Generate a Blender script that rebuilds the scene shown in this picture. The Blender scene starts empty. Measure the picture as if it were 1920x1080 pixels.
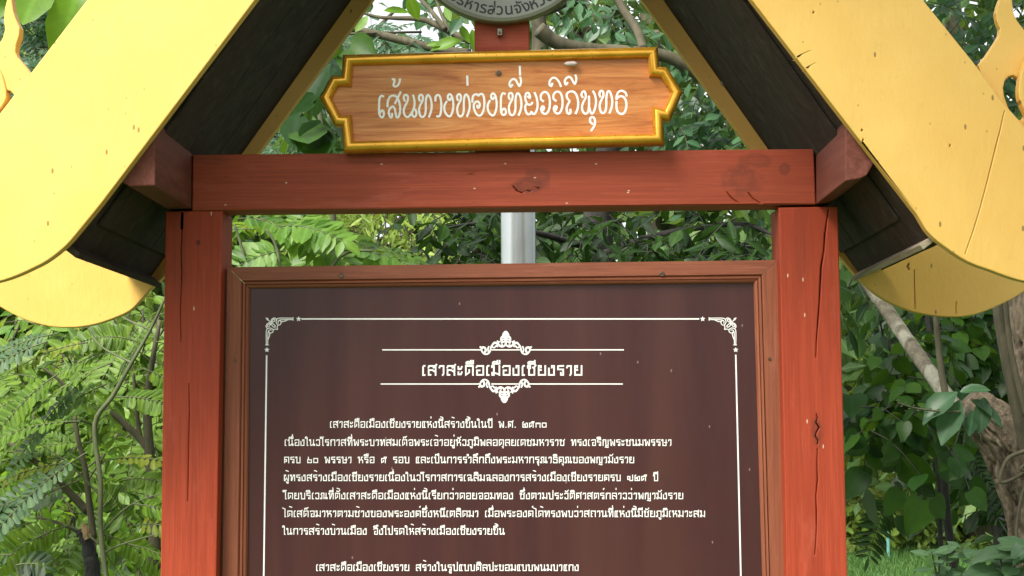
import bpy, math, random
import numpy as np
from mathutils import Vector, Matrix, Euler
from mathutils.noise import noise as noise_

# ------------------------------------------------------------------ camera, sky, sun, exposure
S = bpy.context.scene
COL = S.collection
RAD = math.radians
W_PX, H_PX, F_PX = 1920, 1080, 3000.0
CAM = np.array((0.0, 0.0, 1.5))
RM = Euler((RAD(90 + 4.95), 0, RAD(0.95))).to_matrix() @ Matrix.Rotation(RAD(-0.38), 3, 'Z')
R = np.array(RM)
cd = bpy.data.cameras.new('camera'); cam = bpy.data.objects.new('camera', cd); COL.objects.link(cam)
M4 = RM.to_4x4(); M4.translation = Vector(CAM); cam.matrix_world = M4
cd.sensor_width = 36.0; cd.lens = 36.0 * F_PX / W_PX; cd.clip_end = 1000; cd.clip_start = 0.05
S.camera = cam

SUN_AZ, SUN_EL = (-0.62, -0.75), 52.0      # direction towards the sun (behind the camera, to the left)
w = bpy.data.worlds.new('World'); S.world = w; w.use_nodes = True
nt = w.node_tree; bg = nt.nodes['Background']
sky = nt.nodes.new('ShaderNodeTexSky'); sky.sky_type = 'NISHITA'; sky.sun_disc = False
sky.sun_elevation = RAD(SUN_EL); sky.sun_rotation = math.atan2(SUN_AZ[0], SUN_AZ[1])
sky.dust_density = 3.0; sky.air_density = 1.2
hs = nt.nodes.new('ShaderNodeHueSaturation'); hs.inputs['Saturation'].default_value = 0.12
nt.links.new(sky.outputs[0], hs.inputs['Color']); nt.links.new(hs.outputs[0], bg.inputs[0])
bg.inputs[1].default_value = 0.108
sl = bpy.data.lights.new('sun', 'SUN'); sl.energy = 2.6; sl.angle = RAD(30); sl.color = (1.0, 0.95, 0.86)
so = bpy.data.objects.new('sun', sl); COL.objects.link(so)
h = math.hypot(*SUN_AZ)
sd = Vector((SUN_AZ[0] / h * math.cos(RAD(SUN_EL)), SUN_AZ[1] / h * math.cos(RAD(SUN_EL)), math.sin(RAD(SUN_EL))))
so.rotation_euler = sd.to_track_quat('Z', 'Y').to_euler(); so.location = (-6, -8, 12)
S.view_settings.view_transform = 'Standard'; S.view_settings.look = 'None'
S.view_settings.exposure = 1.45; S.view_settings.gamma = 1.0
S.cycles.max_bounces = 8; S.cycles.transparent_max_bounces = 8

rng = np.random.default_rng(7)
random.seed(7)

# ------------------------------------------------------------------ helpers
def P(px, py, Y):
    """the point at depth Y (metres in front of the camera) that the photograph's pixel looks at"""
    d = R @ np.array(((px - 960) / F_PX, (540 - py) / F_PX, -1.0))
    return CAM + d * (Y / d[1])

def PA(px, py, Y):
    d = np.stack([(px - 960) / F_PX, (540 - py) / F_PX, -np.ones_like(px)], 1) @ R.T
    return CAM + d * (Y / d[:, 1])[:, None]

def tag(o, label=None, cat=None, group=None, kind=None):
    for k, v in (('label', label), ('category', cat), ('group', group), ('kind', kind)):
        if v: o[k] = v
    return o

def thing(name, label, cat, loc, group=None):
    o = bpy.data.objects.new(name, None); o.empty_display_size = 0.1
    COL.objects.link(o); o.location = tuple(float(c) for c in loc)
    return tag(o, label, cat, group)

def wloc(o):
    v = np.zeros(3)
    while o is not None:
        v = v + np.array(o.location); o = o.parent
    return v

class MB:
    """collects vertices and faces; build() links them as ONE mesh object"""
    def __init__(s): s.v = []; s.f = []; s.mi = []
    def add(s, vs, fs, m=0):
        b = len(s.v); s.v += [tuple(float(c) for c in q) for q in vs]
        s.f += [tuple(i + b for i in f) for f in fs]; s.mi += [m] * len(fs)
    def prism(s, poly, off, m=0):
        n = len(poly); off = np.array(off)
        vs = [np.array(p) for p in poly] + [np.array(p) + off for p in poly]
        fs = [tuple(range(n)), tuple(reversed(range(n, 2 * n)))]
        fs += [(i, i + n, (i + 1) % n + n, (i + 1) % n) for i in range(n)]
        s.add(vs, fs, m)
    def box(s, lo, hi, m=0):
        x0, y0, z0 = lo; x1, y1, z1 = hi
        s.prism([(x0, y0, z0), (x0, y0, z1), (x1, y0, z1), (x1, y0, z0)], (0, y1 - y0, 0), m)
    def tube(s, pts, rad, n=8, m=0, cap=True, rough=0.0, ridge=0.0):
        pts = [np.array(p, float) for p in pts]
        if not hasattr(rad, '__len__'): rad = [rad] * len(pts)
        up = np.array((0.13, 0.91, 0.39)); vs = []; fs = []
        for i, p in enumerate(pts):
            d = pts[min(i + 1, len(pts) - 1)] - pts[max(i - 1, 0)]
            d = d / (np.linalg.norm(d) + 1e-12)
            a = np.cross(d, up); a = a / (np.linalg.norm(a) + 1e-9); c = np.cross(d, a); up = np.cross(a, d)
            for k in range(n):
                t = 2 * math.pi * k / n
                rr = rad[i] * (1 + (rough * (random.random() - .5) * 2 if rough else 0))
                if ridge:
                    q_ = Vector((math.cos(t) * 2.2, math.sin(t) * 2.2, p[2] * 4)); w_ = noise_(q_ * 2.0) * .35
                    v1 = noise_(q_ * 1.5 + Vector((w_, w_, 0))); v2 = noise_(q_ * 3.4 + Vector((7, w_, 3))); v3 = noise_(q_ * 0.7)
                    rr *= 1 + ridge * (0.9 * v3 - 1.3 * math.exp(-(v1 / .10) ** 2) - 0.75 * math.exp(-(v2 / .12) ** 2))
                vs.append(p + (a * math.cos(t) + c * math.sin(t)) * rr)
        for i in range(len(pts) - 1):
            for k in range(n):
                fs.append((i * n + k, i * n + (k + 1) % n, (i + 1) * n + (k + 1) % n, (i + 1) * n + k))
        if cap:
            fs.append(tuple(reversed(range(n)))); fs.append(tuple(range((len(pts) - 1) * n, len(pts) * n)))
        s.add(vs, fs, m)
    def build(s, name, mat, parent=None, smooth=False, bevel=0.0, seg=2):
        me = bpy.data.meshes.new(name)
        off = wloc(parent) if parent is not None else np.zeros(3)
        vs = (np.array(s.v) - off)
        me.from_pydata([tuple(v) for v in vs], [], s.f)
        for mm in (mat if isinstance(mat, (list, tuple)) else [mat]): me.materials.append(mm)
        me.polygons.foreach_set('material_index', s.mi)
        if smooth: me.polygons.foreach_set('use_smooth', [True] * len(s.f))
        me.update()
        import bmesh
        bm = bmesh.new(); bm.from_mesh(me); bmesh.ops.recalc_face_normals(bm, faces=bm.faces[:]); bm.to_mesh(me); bm.free()
        o = bpy.data.objects.new(name, me); COL.objects.link(o); o.parent = parent
        if bevel:
            b = o.modifiers.new('bevel', 'BEVEL'); b.width = bevel; b.segments = seg; b.limit_method = 'ANGLE'; b.angle_limit = RAD(35)
        return o

def spline(pts, n=6, closed=False):
    """Catmull-Rom through the points"""
    p = [np.array(q, float) for q in pts]; N = len(p); out = []
    rng_i = range(N if closed else N - 1)
    for i in rng_i:
        if closed: a, b, c, d = p[(i - 1) % N], p[i], p[(i + 1) % N], p[(i + 2) % N]
        else: a, b, c, d = p[max(i - 1, 0)], p[i], p[i + 1], p[min(i + 2, N - 1)]
        for k in range(n):
            t = k / n
            out.append(0.5 * ((2 * b) + (c - a) * t + (2 * a - 5 * b + 4 * c - d) * t * t + (3 * b - a - 3 * c + d) * t ** 3))
    if not closed: out.append(p[-1])
    return out

def slab_mesh(name, loops, y0, depth, bevel=0.0):
    """outline with holes (loops of world x,z) standing in the plane y = y0, going back by depth; returns verts, faces"""
    cu = bpy.data.curves.new(name, 'CURVE'); cu.dimensions = '2D'; cu.fill_mode = 'BOTH'
    cu.extrude = depth / 2 - bevel; cu.bevel_depth = bevel; cu.bevel_resolution = 1; cu.offset = -bevel
    for lp in loops:
        sp = cu.splines.new('POLY'); sp.points.add(len(lp) - 1)
        for q, (x, z) in zip(sp.points, lp): q.co = (x, z, 0, 1)
        sp.use_cyclic_u = True
    o = bpy.data.objects.new(name, cu); COL.objects.link(o)
    dg = bpy.context.evaluated_depsgraph_get(); dg.update()
    me = bpy.data.meshes.new_from_object(o.evaluated_get(dg))
    vs = [(v.co.x, y0 + depth / 2 - v.co.z, v.co.y) for v in me.vertices]
    fs = [tuple(p.vertices) for p in me.polygons]
    bpy.data.objects.remove(o); bpy.data.meshes.remove(me); bpy.data.curves.remove(cu)
    return vs, fs

def slab(name, px_loops, Y, depth, mat, parent, bevel=0.002, back_from=None):
    loops = [[tuple(P(x, y, Y)[[0, 2]]) for x, y in lp] for lp in px_loops]
    mb = MB()
    if back_from is None:
        mb.add(*slab_mesh(name, loops, Y, depth, bevel))
    else:                                   # holes go only part of the way in
        mb.add(*slab_mesh(name, loops, Y, back_from, bevel))
        c = np.mean(np.array(loops[0]), 0); inner = [tuple(c + (np.array(q) - c) * 0.997) for q in loops[0]]
        mb.add(*slab_mesh(name, [inner], Y + back_from - 0.002, depth - back_from, bevel))
    return mb.build(name, mat, parent)

# ------------------------------------------------------------------ materials
def mat(name):
    m = bpy.data.materials.new(name); m.use_nodes = True; n = m.node_tree
    return m, n, n.nodes['Principled BSDF'], n.nodes['Material Output']

def ramp(n, fac, stops):
    r = n.nodes.new('ShaderNodeValToRGB'); e = r.color_ramp.elements
    while len(e) < len(stops): e.new(0.5)
    for el, (p, c) in zip(e, stops): el.position = p; el.color = (*c, 1)
    n.links.new(fac, r.inputs[0]); return r.outputs[0]

def noise(n, scale=(1, 1, 1), sc=5, det=4, rough=0.5, dist=0.0, coord='Object', rot=(0, 0, 0)):
    tc = n.nodes.new('ShaderNodeTexCoord'); mp = n.nodes.new('ShaderNodeMapping'); mp.inputs['Scale'].default_value = scale
    mp.inputs['Rotation'].default_value = rot
    t = n.nodes.new('ShaderNodeTexNoise'); t.inputs['Scale'].default_value = sc; t.inputs['Detail'].default_value = det
    t.inputs['Roughness'].default_value = rough; t.inputs['Distortion'].default_value = dist
    n.links.new(tc.outputs[coord], mp.inputs[0]); n.links.new(mp.outputs[0], t.inputs[0]); return t.outputs[0]

def mix(n, fac, a, b, mode='MIX'):
    x = n.nodes.new('ShaderNodeMix'); x.data_type = 'RGBA'; x.blend_type = mode
    if isinstance(fac, float): x.inputs[0].default_value = fac
    else: n.links.new(fac, x.inputs[0])
    for i, c in ((6, a), (7, b)):
        if isinstance(c, tuple): x.inputs[i].default_value = (*c, 1)
        else: n.links.new(c, x.inputs[i])
    return x.outputs[2]

def bump(n, bs, hgt, strength=0.3, dist=0.01):
    b = n.nodes.new('ShaderNodeBump'); b.inputs['Strength'].default_value = strength; b.inputs['Distance'].default_value = dist
    n.links.new(hgt, b.inputs['Height']); n.links.new(b.outputs[0], bs.inputs['Normal'])

def specks(n, sc, thr, scale=(1, 1, 1), gate=0.6):
    """1 inside scattered little marks, 0 elsewhere"""
    tc = n.nodes.new('ShaderNodeTexCoord'); mp = n.nodes.new('ShaderNodeMapping'); mp.inputs['Scale'].default_value = scale
    v = n.nodes.new('ShaderNodeTexVoronoi'); v.inputs['Scale'].default_value = sc; v.voronoi_dimensions = '2D'
    scale = (scale[0], scale[1], scale[2]); mp.inputs['Scale'].default_value = scale; mp.inputs['Rotation'].default_value = (math.pi / 2, 0, 0)
    n.links.new(tc.outputs['Object'], mp.inputs[0]); n.links.new(mp.outputs[0], v.inputs[0])
    m = n.nodes.new('ShaderNodeMath'); m.operation = 'LESS_THAN'; m.inputs[1].default_value = thr
    n.links.new(v.outputs['Distance'], m.inputs[0])
    sep = n.nodes.new('ShaderNodeSeparateColor'); n.links.new(v.outputs['Color'], sep.inputs[0])
    k = n.nodes.new('ShaderNodeMath'); k.operation = 'GREATER_THAN'; k.inputs[1].default_value = gate
    n.links.new(sep.outputs[0], k.inputs[0])
    q = n.nodes.new('ShaderNodeMath'); q.operation = 'MULTIPLY'; n.links.new(m.outputs[0], q.inputs[0]); n.links.new(k.outputs[0], q.inputs[1])
    return q.outputs[0]

def dark_patch(n, c, pos, size, col, amt=0.8):
    """a knot, worn or dark patch of its own shape around pos (metres in the thing's own space)"""
    tc = n.nodes.new('ShaderNodeTexCoord'); d = n.nodes.new('ShaderNodeVectorMath'); d.operation = 'SUBTRACT'; d.inputs[1].default_value = pos
    n.links.new(tc.outputs['Object'], d.inputs[0]); sc = n.nodes.new('ShaderNodeVectorMath'); sc.operation = 'DIVIDE'; sc.inputs[1].default_value = (size[0], 10, size[1])
    n.links.new(d.outputs[0], sc.inputs[0]); ln = n.nodes.new('ShaderNodeVectorMath'); ln.operation = 'LENGTH'; n.links.new(sc.outputs[0], ln.inputs[0])
    ns = noise(n, (1, 1, 1), 28, 4, .6); ad = n.nodes.new('ShaderNodeMath'); ad.operation = 'MULTIPLY_ADD'; ad.inputs[1].default_value = 1.6
    n.links.new(ns, ad.inputs[0]); n.links.new(ln.outputs[1], ad.inputs[2])
    f = ramp(n, ad.outputs[0], [(0.0, (amt,) * 3), (0.55, (amt * .5,) * 3), (0.75, (amt * .85,) * 3), (0.95, (amt * .15,) * 3), (1.0, (0, 0, 0))])
    m_ = n.nodes.new('ShaderNodeMath'); m_.operation = 'MULTIPLY'; m_.inputs[1].default_value = .55; n.links.new(ad.outputs[0], m_.inputs[0])
    n.links.new(m_.outputs[0], f.node.inputs[0]); return mix(n, f, c, col)

def wood(name, dark, midc, light, axis, grain=60, rough=0.55, fleck=None, bs_=0.25, dist=1.0, dark_marks=()):
    m, n, b, _ = mat(name)
    sc = [1.0, 1.0, 1.0]; sc['xyz'.index(axis)] = 0.045
    g = noise(n, tuple(sc), grain, 5, 0.6, dist)
    big = noise(n, (1, 1, 0.35), 4, 3, 0.5)
    c = ramp(n, g, [(0.28, dark), (0.5, midc), (0.75, light)])
    sf = list(sc); sf['xyz'.index(axis)] = 0.02; fine = noise(n, tuple(sf), 230, 3, 0.7)
    c = mix(n, ramp(n, fine, [(0.42, (0.55, 0.55, 0.55)), (0.56, (0, 0, 0))]), c, tuple(x * 0.62 for x in midc))
    wear = noise(n, tuple(0.25 if v < 1 else 1.0 for v in sc), 17, 6, 0.72)
    c = mix(n, ramp(n, wear, [(0.56, (0, 0, 0)), (0.72, (0.5, 0.5, 0.5))]), c, tuple(min(1, x * 1.15 + 0.05) for x in light))
    c = mix(n, ramp(n, big, [(0.35, (0, 0, 0)), (0.7, (0.65, 0.65, 0.65))]), c, tuple(x * 0.72 for x in midc))
    for k_ in dark_marks: c = dark_patch(n, c, *k_)
    if fleck: c = mix(n, specks(n, 30, 0.04, (1, 1, 0.3) if axis == 'z' else (0.5, 1, 1), 0.88), c, fleck)
    n.links.new(c, b.inputs['Base Color']); b.inputs['Roughness'].default_value = rough; b.inputs['Specular IOR Level'].default_value = 0.22
    bump(n, b, g, bs_, 0.004); return m

def plain(name, col, rough=0.5, metal=0.0, var=0.15, sc=8):
    m, n, b, _ = mat(name)
    c = ramp(n, noise(n, (1, 1, 1), sc, 4), [(0.3, tuple(x * (1 - var) for x in col)), (0.7, tuple(min(1, x * (1 + var)) for x in col))])
    n.links.new(c, b.inputs['Base Color']); b.inputs['Roughness'].default_value = rough; b.inputs['Metallic'].default_value = metal
    return m

def kp(x, y): q = P(x, y, 3.4); return (q[0], 0.0, q[2])            # a spot on the front of the timber frame
DK = (0.11, 0.030, 0.018)
BEAM_MARKS = [(kp(990, 348), (.045, .018), DK, .8), (kp(1010, 330), (.03, .02), DK, .55), (kp(1390, 340), (.05, .035), DK, .6), (kp(1472, 318), (.014, .014), DK, .7), (kp(1415, 300), (.04, .02), DK, .5), (kp(390, 300), (.06, .012), DK, .5), (kp(700, 300), (.16, .012), DK, .35)]  # knots, and long dark streaks along the top of the beam
POST_MARKS = [(kp(1533, 808), (.014, .035), DK, .75), (kp(372, 455), (.006, .006), (.03, .01, .01), .9), (kp(335, 470), (.02, .16), DK, .35), (kp(1500, 450), (.02, .12), DK, .25)]  # knots, and tall faint dark strips on the upper posts
RED = wood('red_stained_wood_upright', (0.29, 0.041, 0.016), (0.38, 0.054, 0.021), (0.43, 0.068, 0.028), 'z', 42, 0.55, (0.55, 0.4, 0.3), dark_marks=POST_MARKS)
REDX = wood('red_stained_wood_level', (0.27, 0.048, 0.023), (0.36, 0.066, 0.030), (0.42, 0.084, 0.042), 'x', 42, 0.6, (0.55, 0.4, 0.3), dark_marks=BEAM_MARKS)
REDY = wood('red_stained_wood_lengthwise', (0.13, 0.038, 0.026), (0.19, 0.058, 0.04), (0.25, 0.085, 0.062), 'y', 42, 0.65)
BROWNX = wood('brown_frame_wood_level', (0.20, 0.06, 0.032), (0.27, 0.085, 0.045), (0.31, 0.105, 0.058), 'x', 70, 0.55)
BROWNZ = wood('brown_frame_wood_upright', (0.20, 0.06, 0.030), (0.27, 0.085, 0.042), (0.31, 0.105, 0.054), 'z', 70, 0.55)
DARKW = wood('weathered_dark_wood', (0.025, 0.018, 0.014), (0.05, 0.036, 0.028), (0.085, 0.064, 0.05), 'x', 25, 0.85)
PALEW = wood('lit_grey_batten', (0.16, 0.12, 0.08), (0.40, 0.33, 0.23), (0.52, 0.44, 0.32), 'y', 50, 0.8)  # grey wood made paler for the light falling on this batten
SHING = wood('roof_shingle_wood', (0.04, 0.028, 0.02), (0.075, 0.05, 0.035), (0.11, 0.08, 0.06), 'z', 30, 0.85)

def m_yellow():
    m, n, b, _ = mat('yellow_gloss_paint')
    c = ramp(n, noise(n, (1, 1, 1), 6, 5, 0.6), [(0.3, (0.72, 0.435, 0.09)), (0.7, (0.80, 0.505, 0.125))])
    c = mix(n, ramp(n, noise(n, (1, 1, 1), 2.2, 5, .65), [(0.4, (0, 0, 0)), (0.62, (0.75, 0.75, 0.75))]), c, (0.74, 0.42, 0.085))
    c = mix(n, ramp(n, noise(n, (1, 1, 1), 34, 6, .75), [(0.58, (0, 0, 0)), (0.7, (0.45, 0.45, 0.45))]), c, (0.60, 0.37, 0.10))
    streak = noise(n, (1, 1, 0.12), 22, 3)
    c = mix(n, ramp(n, streak, [(0.55, (0, 0, 0)), (0.8, (0.35, 0.35, 0.35))]), c, (0.66, 0.42, 0.10))
    c = mix(n, specks(n, 14, 0.042, (1.3, 1, 0.55), .78), c, (0.30, 0.17, 0.04))
    c = mix(n, specks(n, 29, 0.05, (1, 1, .7), .86), c, (0.5, 0.3, 0.06))
    n.links.new(c, b.inputs['Base Color']); b.inputs['Roughness'].default_value = 0.42
    bump(n, b, noise(n, (1, 1, 0.4), 70, 5, .7), 0.3, 0.003); return m
YELLOW = m_yellow()

def m_gold():
    m, n, b, _ = mat('gold_paint')
    c = ramp(n, noise(n, (1, 1, 1), 30, 5), [(0.3, (0.60, 0.285, 0.018)), (0.7, (0.76, 0.385, 0.038))])
    c = mix(n, specks(n, 45, 0.05), c, (0.12, 0.06, 0.02))
    n.links.new(c, b.inputs['Base Color']); b.inputs['Roughness'].default_value = 0.24; b.inputs['Metallic'].default_value = 0.5
    bump(n, b, noise(n, (1, 1, 1), 90, 3), 0.15, 0.002); return m
GOLD = m_gold()

def m_plaque():
    m, n, b, _ = mat('varnished_orange_wood')
    g = noise(n, (0.09, 1, 1), 26, 6, 0.66, 2.6)
    c = ramp(n, g, [(0.28, (0.27, 0.072, 0.015)), (0.42, (0.53, 0.175, 0.042)), (0.56, (0.66, 0.265, 0.075)), (0.75, (0.73, 0.36, 0.135))])
    c = mix(n, ramp(n, noise(n, (0.03, 1, 1), 150, 4, .7), [(0.40, (0.35, 0.35, 0.35)), (0.53, (0, 0, 0))]), c, (0.34, 0.10, 0.022))
    big = noise(n, (0.5, 1, 1.2), 5, 3)
    c = mix(n, ramp(n, big, [(0.45, (0, 0, 0)), (0.75, (0.7, 0.7, 0.7))]), c, (0.46, 0.14, 0.042))
    n.links.new(c, b.inputs['Base Color']); b.inputs['Roughness'].default_value = 0.4
    b.inputs['Specular IOR Level'].default_value = 0.3; bump(n, b, g, 0.2, 0.003); return m
PLAQUE = m_plaque()

def m_panel():
    m, n, b, _ = mat('printed_maroon_panel')
    g = noise(n, (1, 1, 0.06), 9, 4, 0.55, 0.6)
    c = ramp(n, g, [(0.3, (0.046, 0.0175, 0.0175)), (0.5, (0.058, 0.0210, 0.0195)), (0.7, (0.072, 0.028, 0.0235))])
    f = noise(n, (1, 1, 0.3), 40, 5, 0.6)
    c = mix(n, ramp(n, f, [(0.4, (0, 0, 0)), (0.75, (0.4, 0.4, 0.4))]), c, (0.056, 0.028, 0.025))
    c = mix(n, specks(n, 13, 0.02, (1, 1, 0.5), .75), c, (0.22, 0.14, 0.12))
    n.links.new(c, b.inputs['Base Color']); b.inputs['Roughness'].default_value = 0.2
    b.inputs['Specular IOR Level'].default_value = 0.2
    return m
PANEL = m_panel()
WHITE = plain('white_print', (0.82, 0.80, 0.76), 0.5, 0, 0.03)
CREAM = plain('white_inlaid_lettering', (0.92, 0.90, 0.86), 0.55, 0, 0.04, 60)
BLACKP = plain('black_print', (0.02, 0.022, 0.02), 0.5)
GREYD = plain('grey_enamel_disc', (0.27, 0.28, 0.24), 0.4, 0.0, 0.06)
GREYR = plain('grey_metal_rim', (0.20, 0.20, 0.15), 0.35, 0.4, 0.1)
SCREW = plain('rusty_screw', (0.12, 0.08, 0.05), 0.45, 0.7, 0.3, 300)
STEEL = plain('galvanised_steel', (0.40, 0.44, 0.45), 0.26, 0.55, 0.08, 12)
CHAR = plain('charred_bark', (0.018, 0.016, 0.017), 0.8, 0, 0.4, 30)
CUTW = plain('cut_wood', (0.30, 0.19, 0.10), 0.8, 0, 0.2, 40)
TEAL = plain('pale_green_paint', (0.16, 0.42, 0.36), 0.5)
COTTON = plain('white_cocoon_silk', (0.6, 0.5, 0.45), 0.9)
MUD = plain('dried_mud', (0.30, 0.24, 0.18), 0.95, 0, 0.3, 60)

def m_bark(name, dark, light, sc=14, stretch=0.3, bstr=0.9, bd=0.03, lich=None):
    m, n, b, _ = mat(name)
    g = noise(n, (1, 1, stretch), sc, 7, 0.68, 0.6)
    c = ramp(n, g, [(0.34, dark), (0.52, tuple((a + q) / 2 for a, q in zip(dark, light))), (0.7, light)])
    if lich: c = mix(n, ramp(n, noise(n, (1, 1, 0.6), 9, 5), [(0.5, (0, 0, 0)), (0.6, (0.8, 0.8, 0.8))]), c, lich)
    n.links.new(c, b.inputs['Base Color']); b.inputs['Roughness'].default_value = 0.9
    bump(n, b, g, bstr, bd); return m
BARK = m_bark('fissured_tan_bark', (0.035, 0.026, 0.015), (0.27, 0.21, 0.14), 24, 0.35, 1.0, 0.02)
BARKP = m_bark('pale_lichen_bark', (0.045, 0.038, 0.024), (0.14, 0.125, 0.085), 26, 0.5, 0.9, 0.02, (0.21, 0.21, 0.16))
BARKG = m_bark('grey_brown_bark', (0.035, 0.031, 0.017), (0.115, 0.102, 0.06), 16, 0.3, 0.5, 0.012)
STEMG = m_bark('green_stem_bark', (0.05, 0.065, 0.025), (0.13, 0.14, 0.07), 25, 0.3, 0.3, 0.006)
STEMD = m_bark('dark_stem_bark', (0.012, 0.012, 0.010), (0.04, 0.036, 0.03), 25, 0.3, 0.4, 0.006)

def m_leaf(name, cols, rough=0.42, trans=0.35, glow=(0.30, 0.45, 0.06), vein=0.35, spec=0.3):
    m, n, b, out = mat(name)
    geo = n.nodes.new('ShaderNodeNewGeometry')
    st = [(i / max(1, len(cols) - 1), c) for i, c in enumerate(cols)]
    c = ramp(n, geo.outputs['Random Per Island'], st)
    uv = n.nodes.new('ShaderNodeUVMap'); sep = n.nodes.new('ShaderNodeSeparateXYZ'); n.links.new(uv.outputs[0], sep.inputs[0])
    a = n.nodes.new('ShaderNodeMath'); a.operation = 'ABSOLUTE'; n.links.new(sep.outputs[0], a.inputs[0])
    mid = ramp(n, a.outputs[0], [(0.03, (vein, vein, vein)), (0.12, (0, 0, 0))])
    # side veins
    k = n.nodes.new('ShaderNodeMath'); k.operation = 'MULTIPLY_ADD'; k.inputs[1].default_value = 9.0
    n.links.new(sep.outputs[1], k.inputs[0])
    k2 = n.nodes.new('ShaderNodeMath'); k2.operation = 'MULTIPLY'; k2.inputs[1].default_value = -3.0
    n.links.new(a.outputs[0], k2.inputs[0]); n.links.new(k2.outputs[0], k.inputs[2])
    fr = n.nodes.new('ShaderNodeMath'); fr.operation = 'FRACT'; n.links.new(k.outputs[0], fr.inputs[0])
    sv = ramp(n, fr.outputs[0], [(0.0, (0.22, 0.22, 0.22)), (0.14, (0, 0, 0))])
    lt = tuple(min(1, x * 1.7 + 0.02) for x in cols[len(cols) // 2])
    c = mix(n, mid, c, lt); c = mix(n, sv, c, lt)
    c = mix(n, ramp(n, noise(n, (1, 1, 1), 40, 3), [(0.45, (0, 0, 0)), (0.8, (0.35, 0.35, 0.35))]), c, tuple(x * 0.6 for x in cols[0]))
    n.links.new(c, b.inputs['Base Color']); b.inputs['Roughness'].default_value = rough; b.inputs['Specular IOR Level'].default_value = spec
    tr = n.nodes.new('ShaderNodeBsdfTranslucent')
    n.links.new(mix(n, 0.6, c, glow, 'MIX'), tr.inputs[0])
    ms = n.nodes.new('ShaderNodeMixShader'); ms.inputs[0].default_value = trans
    n.links.new(b.outputs[0], ms.inputs[1]); n.links.new(tr.outputs[0], ms.inputs[2]); n.links.new(ms.outputs[0], out.inputs[0])
    return m
L_BRIGHT = m_leaf('bright_green_leaflets', [(0.045, 0.115, 0.016), (0.075, 0.175, 0.022), (0.12, 0.235, 0.04), (0.14, 0.26, 0.028), (0.06, 0.135, 0.02)], 0.38, 0.42, (0.36, 0.5, 0.05), spec=0.25)
L_YEL = m_leaf('yellowing_leaflets', [(0.16, 0.23, 0.02), (0.24, 0.26, 0.022), (0.12, 0.21, 0.02)], 0.45, 0.45, (0.5, 0.5, 0.04))
L_MID = m_leaf('mid_green_leaves', [(0.045, 0.105, 0.010), (0.10, 0.20, 0.02), (0.19, 0.31, 0.05), (0.06, 0.13, 0.014)], 0.42, 0.4, (0.36, 0.5, 0.05))
L_DARK = m_leaf('shade_darkened_leaves', [(0.004, 0.014, 0.0035), (0.007, 0.023, 0.004), (0.022, 0.06, 0.007), (0.005, 0.018, 0.004)], 0.45, 0.25, (0.06, 0.15, 0.012), spec=0.2)  # canopy shade is put into these leaf colours
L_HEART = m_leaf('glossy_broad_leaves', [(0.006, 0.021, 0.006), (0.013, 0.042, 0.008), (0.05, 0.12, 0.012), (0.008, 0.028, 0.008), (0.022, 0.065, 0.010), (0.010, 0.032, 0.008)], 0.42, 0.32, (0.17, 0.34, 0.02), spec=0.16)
L_BLUE = m_leaf('blue_green_leaves', [(0.028, 0.075, 0.034), (0.045, 0.11, 0.05), (0.06, 0.14, 0.06), (0.035, 0.09, 0.036)], 0.36, 0.28, (0.16, 0.32, 0.08))
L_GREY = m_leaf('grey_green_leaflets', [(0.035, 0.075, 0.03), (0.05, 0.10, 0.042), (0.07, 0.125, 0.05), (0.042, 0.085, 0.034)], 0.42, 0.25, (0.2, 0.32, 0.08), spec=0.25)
L_PALE = m_leaf('pale_soft_leaves', [(0.09, 0.18, 0.085), (0.13, 0.24, 0.11), (0.11, 0.21, 0.09)], 0.42, 0.3, (0.25, 0.42, 0.12))
L_OLIVE = m_leaf('olive_green_leaflets', [(0.045, 0.095, 0.009), (0.08, 0.155, 0.012), (0.14, 0.235, 0.022), (0.055, 0.115, 0.011), (0.10, 0.185, 0.015)], 0.42, 0.4, (0.30, 0.44, 0.03), spec=0.25)
L_FEATH = m_leaf('feathery_leaflets', [(0.022, 0.065, 0.03), (0.035, 0.095, 0.045), (0.06, 0.13, 0.06)], 0.4, 0.3, (0.16, 0.34, 0.08))
L_LIME = m_leaf('lime_green_leaves', [(0.10, 0.22, 0.015), (0.14, 0.28, 0.02), (0.08, 0.19, 0.02)], 0.38, 0.5, (0.35, 0.55, 0.03))
L_FAR = m_leaf('far_tree_leaves', [(0.03, 0.07, 0.018), (0.05, 0.11, 0.028), (0.08, 0.15, 0.04), (0.11, 0.17, 0.05)], 0.6, 0.35)
L_FARB = m_leaf('far_bright_leaves', [(0.06, 0.13, 0.015), (0.16, 0.27, 0.035), (0.26, 0.36, 0.07), (0.10, 0.19, 0.025), (0.32, 0.40, 0.08)], 0.5, 0.45, (0.45, 0.55, 0.06))
GRASS = m_leaf('grass_blades', [(0.035, 0.10, 0.02), (0.05, 0.13, 0.025), (0.08, 0.15, 0.035)], 0.6, 0.3)

# ------------------------------------------------------------------ ground
def m_ground():
    m, n, b, _ = mat('grassy_ground')
    c = ramp(n, noise(n, (1, 1, 1), 2.5, 6, 0.65), [(0.3, (0.03, 0.075, 0.016)), (0.55, (0.045, 0.10, 0.022)), (0.75, (0.11, 0.11, 0.045))])
    n.links.new(c, b.inputs['Base Color']); b.inputs['Roughness'].default_value = 0.95
    bump(n, b, noise(n, (1, 1, 1), 30, 5), 0.6, 0.05); return m
g = MB(); N = 24
gv = [(-150 + 300 * i / N, -60 + 300 * j / N, 0) for j in range(N + 1) for i in range(N + 1)]
g.add(gv, [(j * (N + 1) + i, j * (N + 1) + i + 1, (j + 1) * (N + 1) + i + 1, (j + 1) * (N + 1) + i) for j in range(N) for i in range(N)])
tag(g.build('ground', m_ground()), kind='structure')

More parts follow.
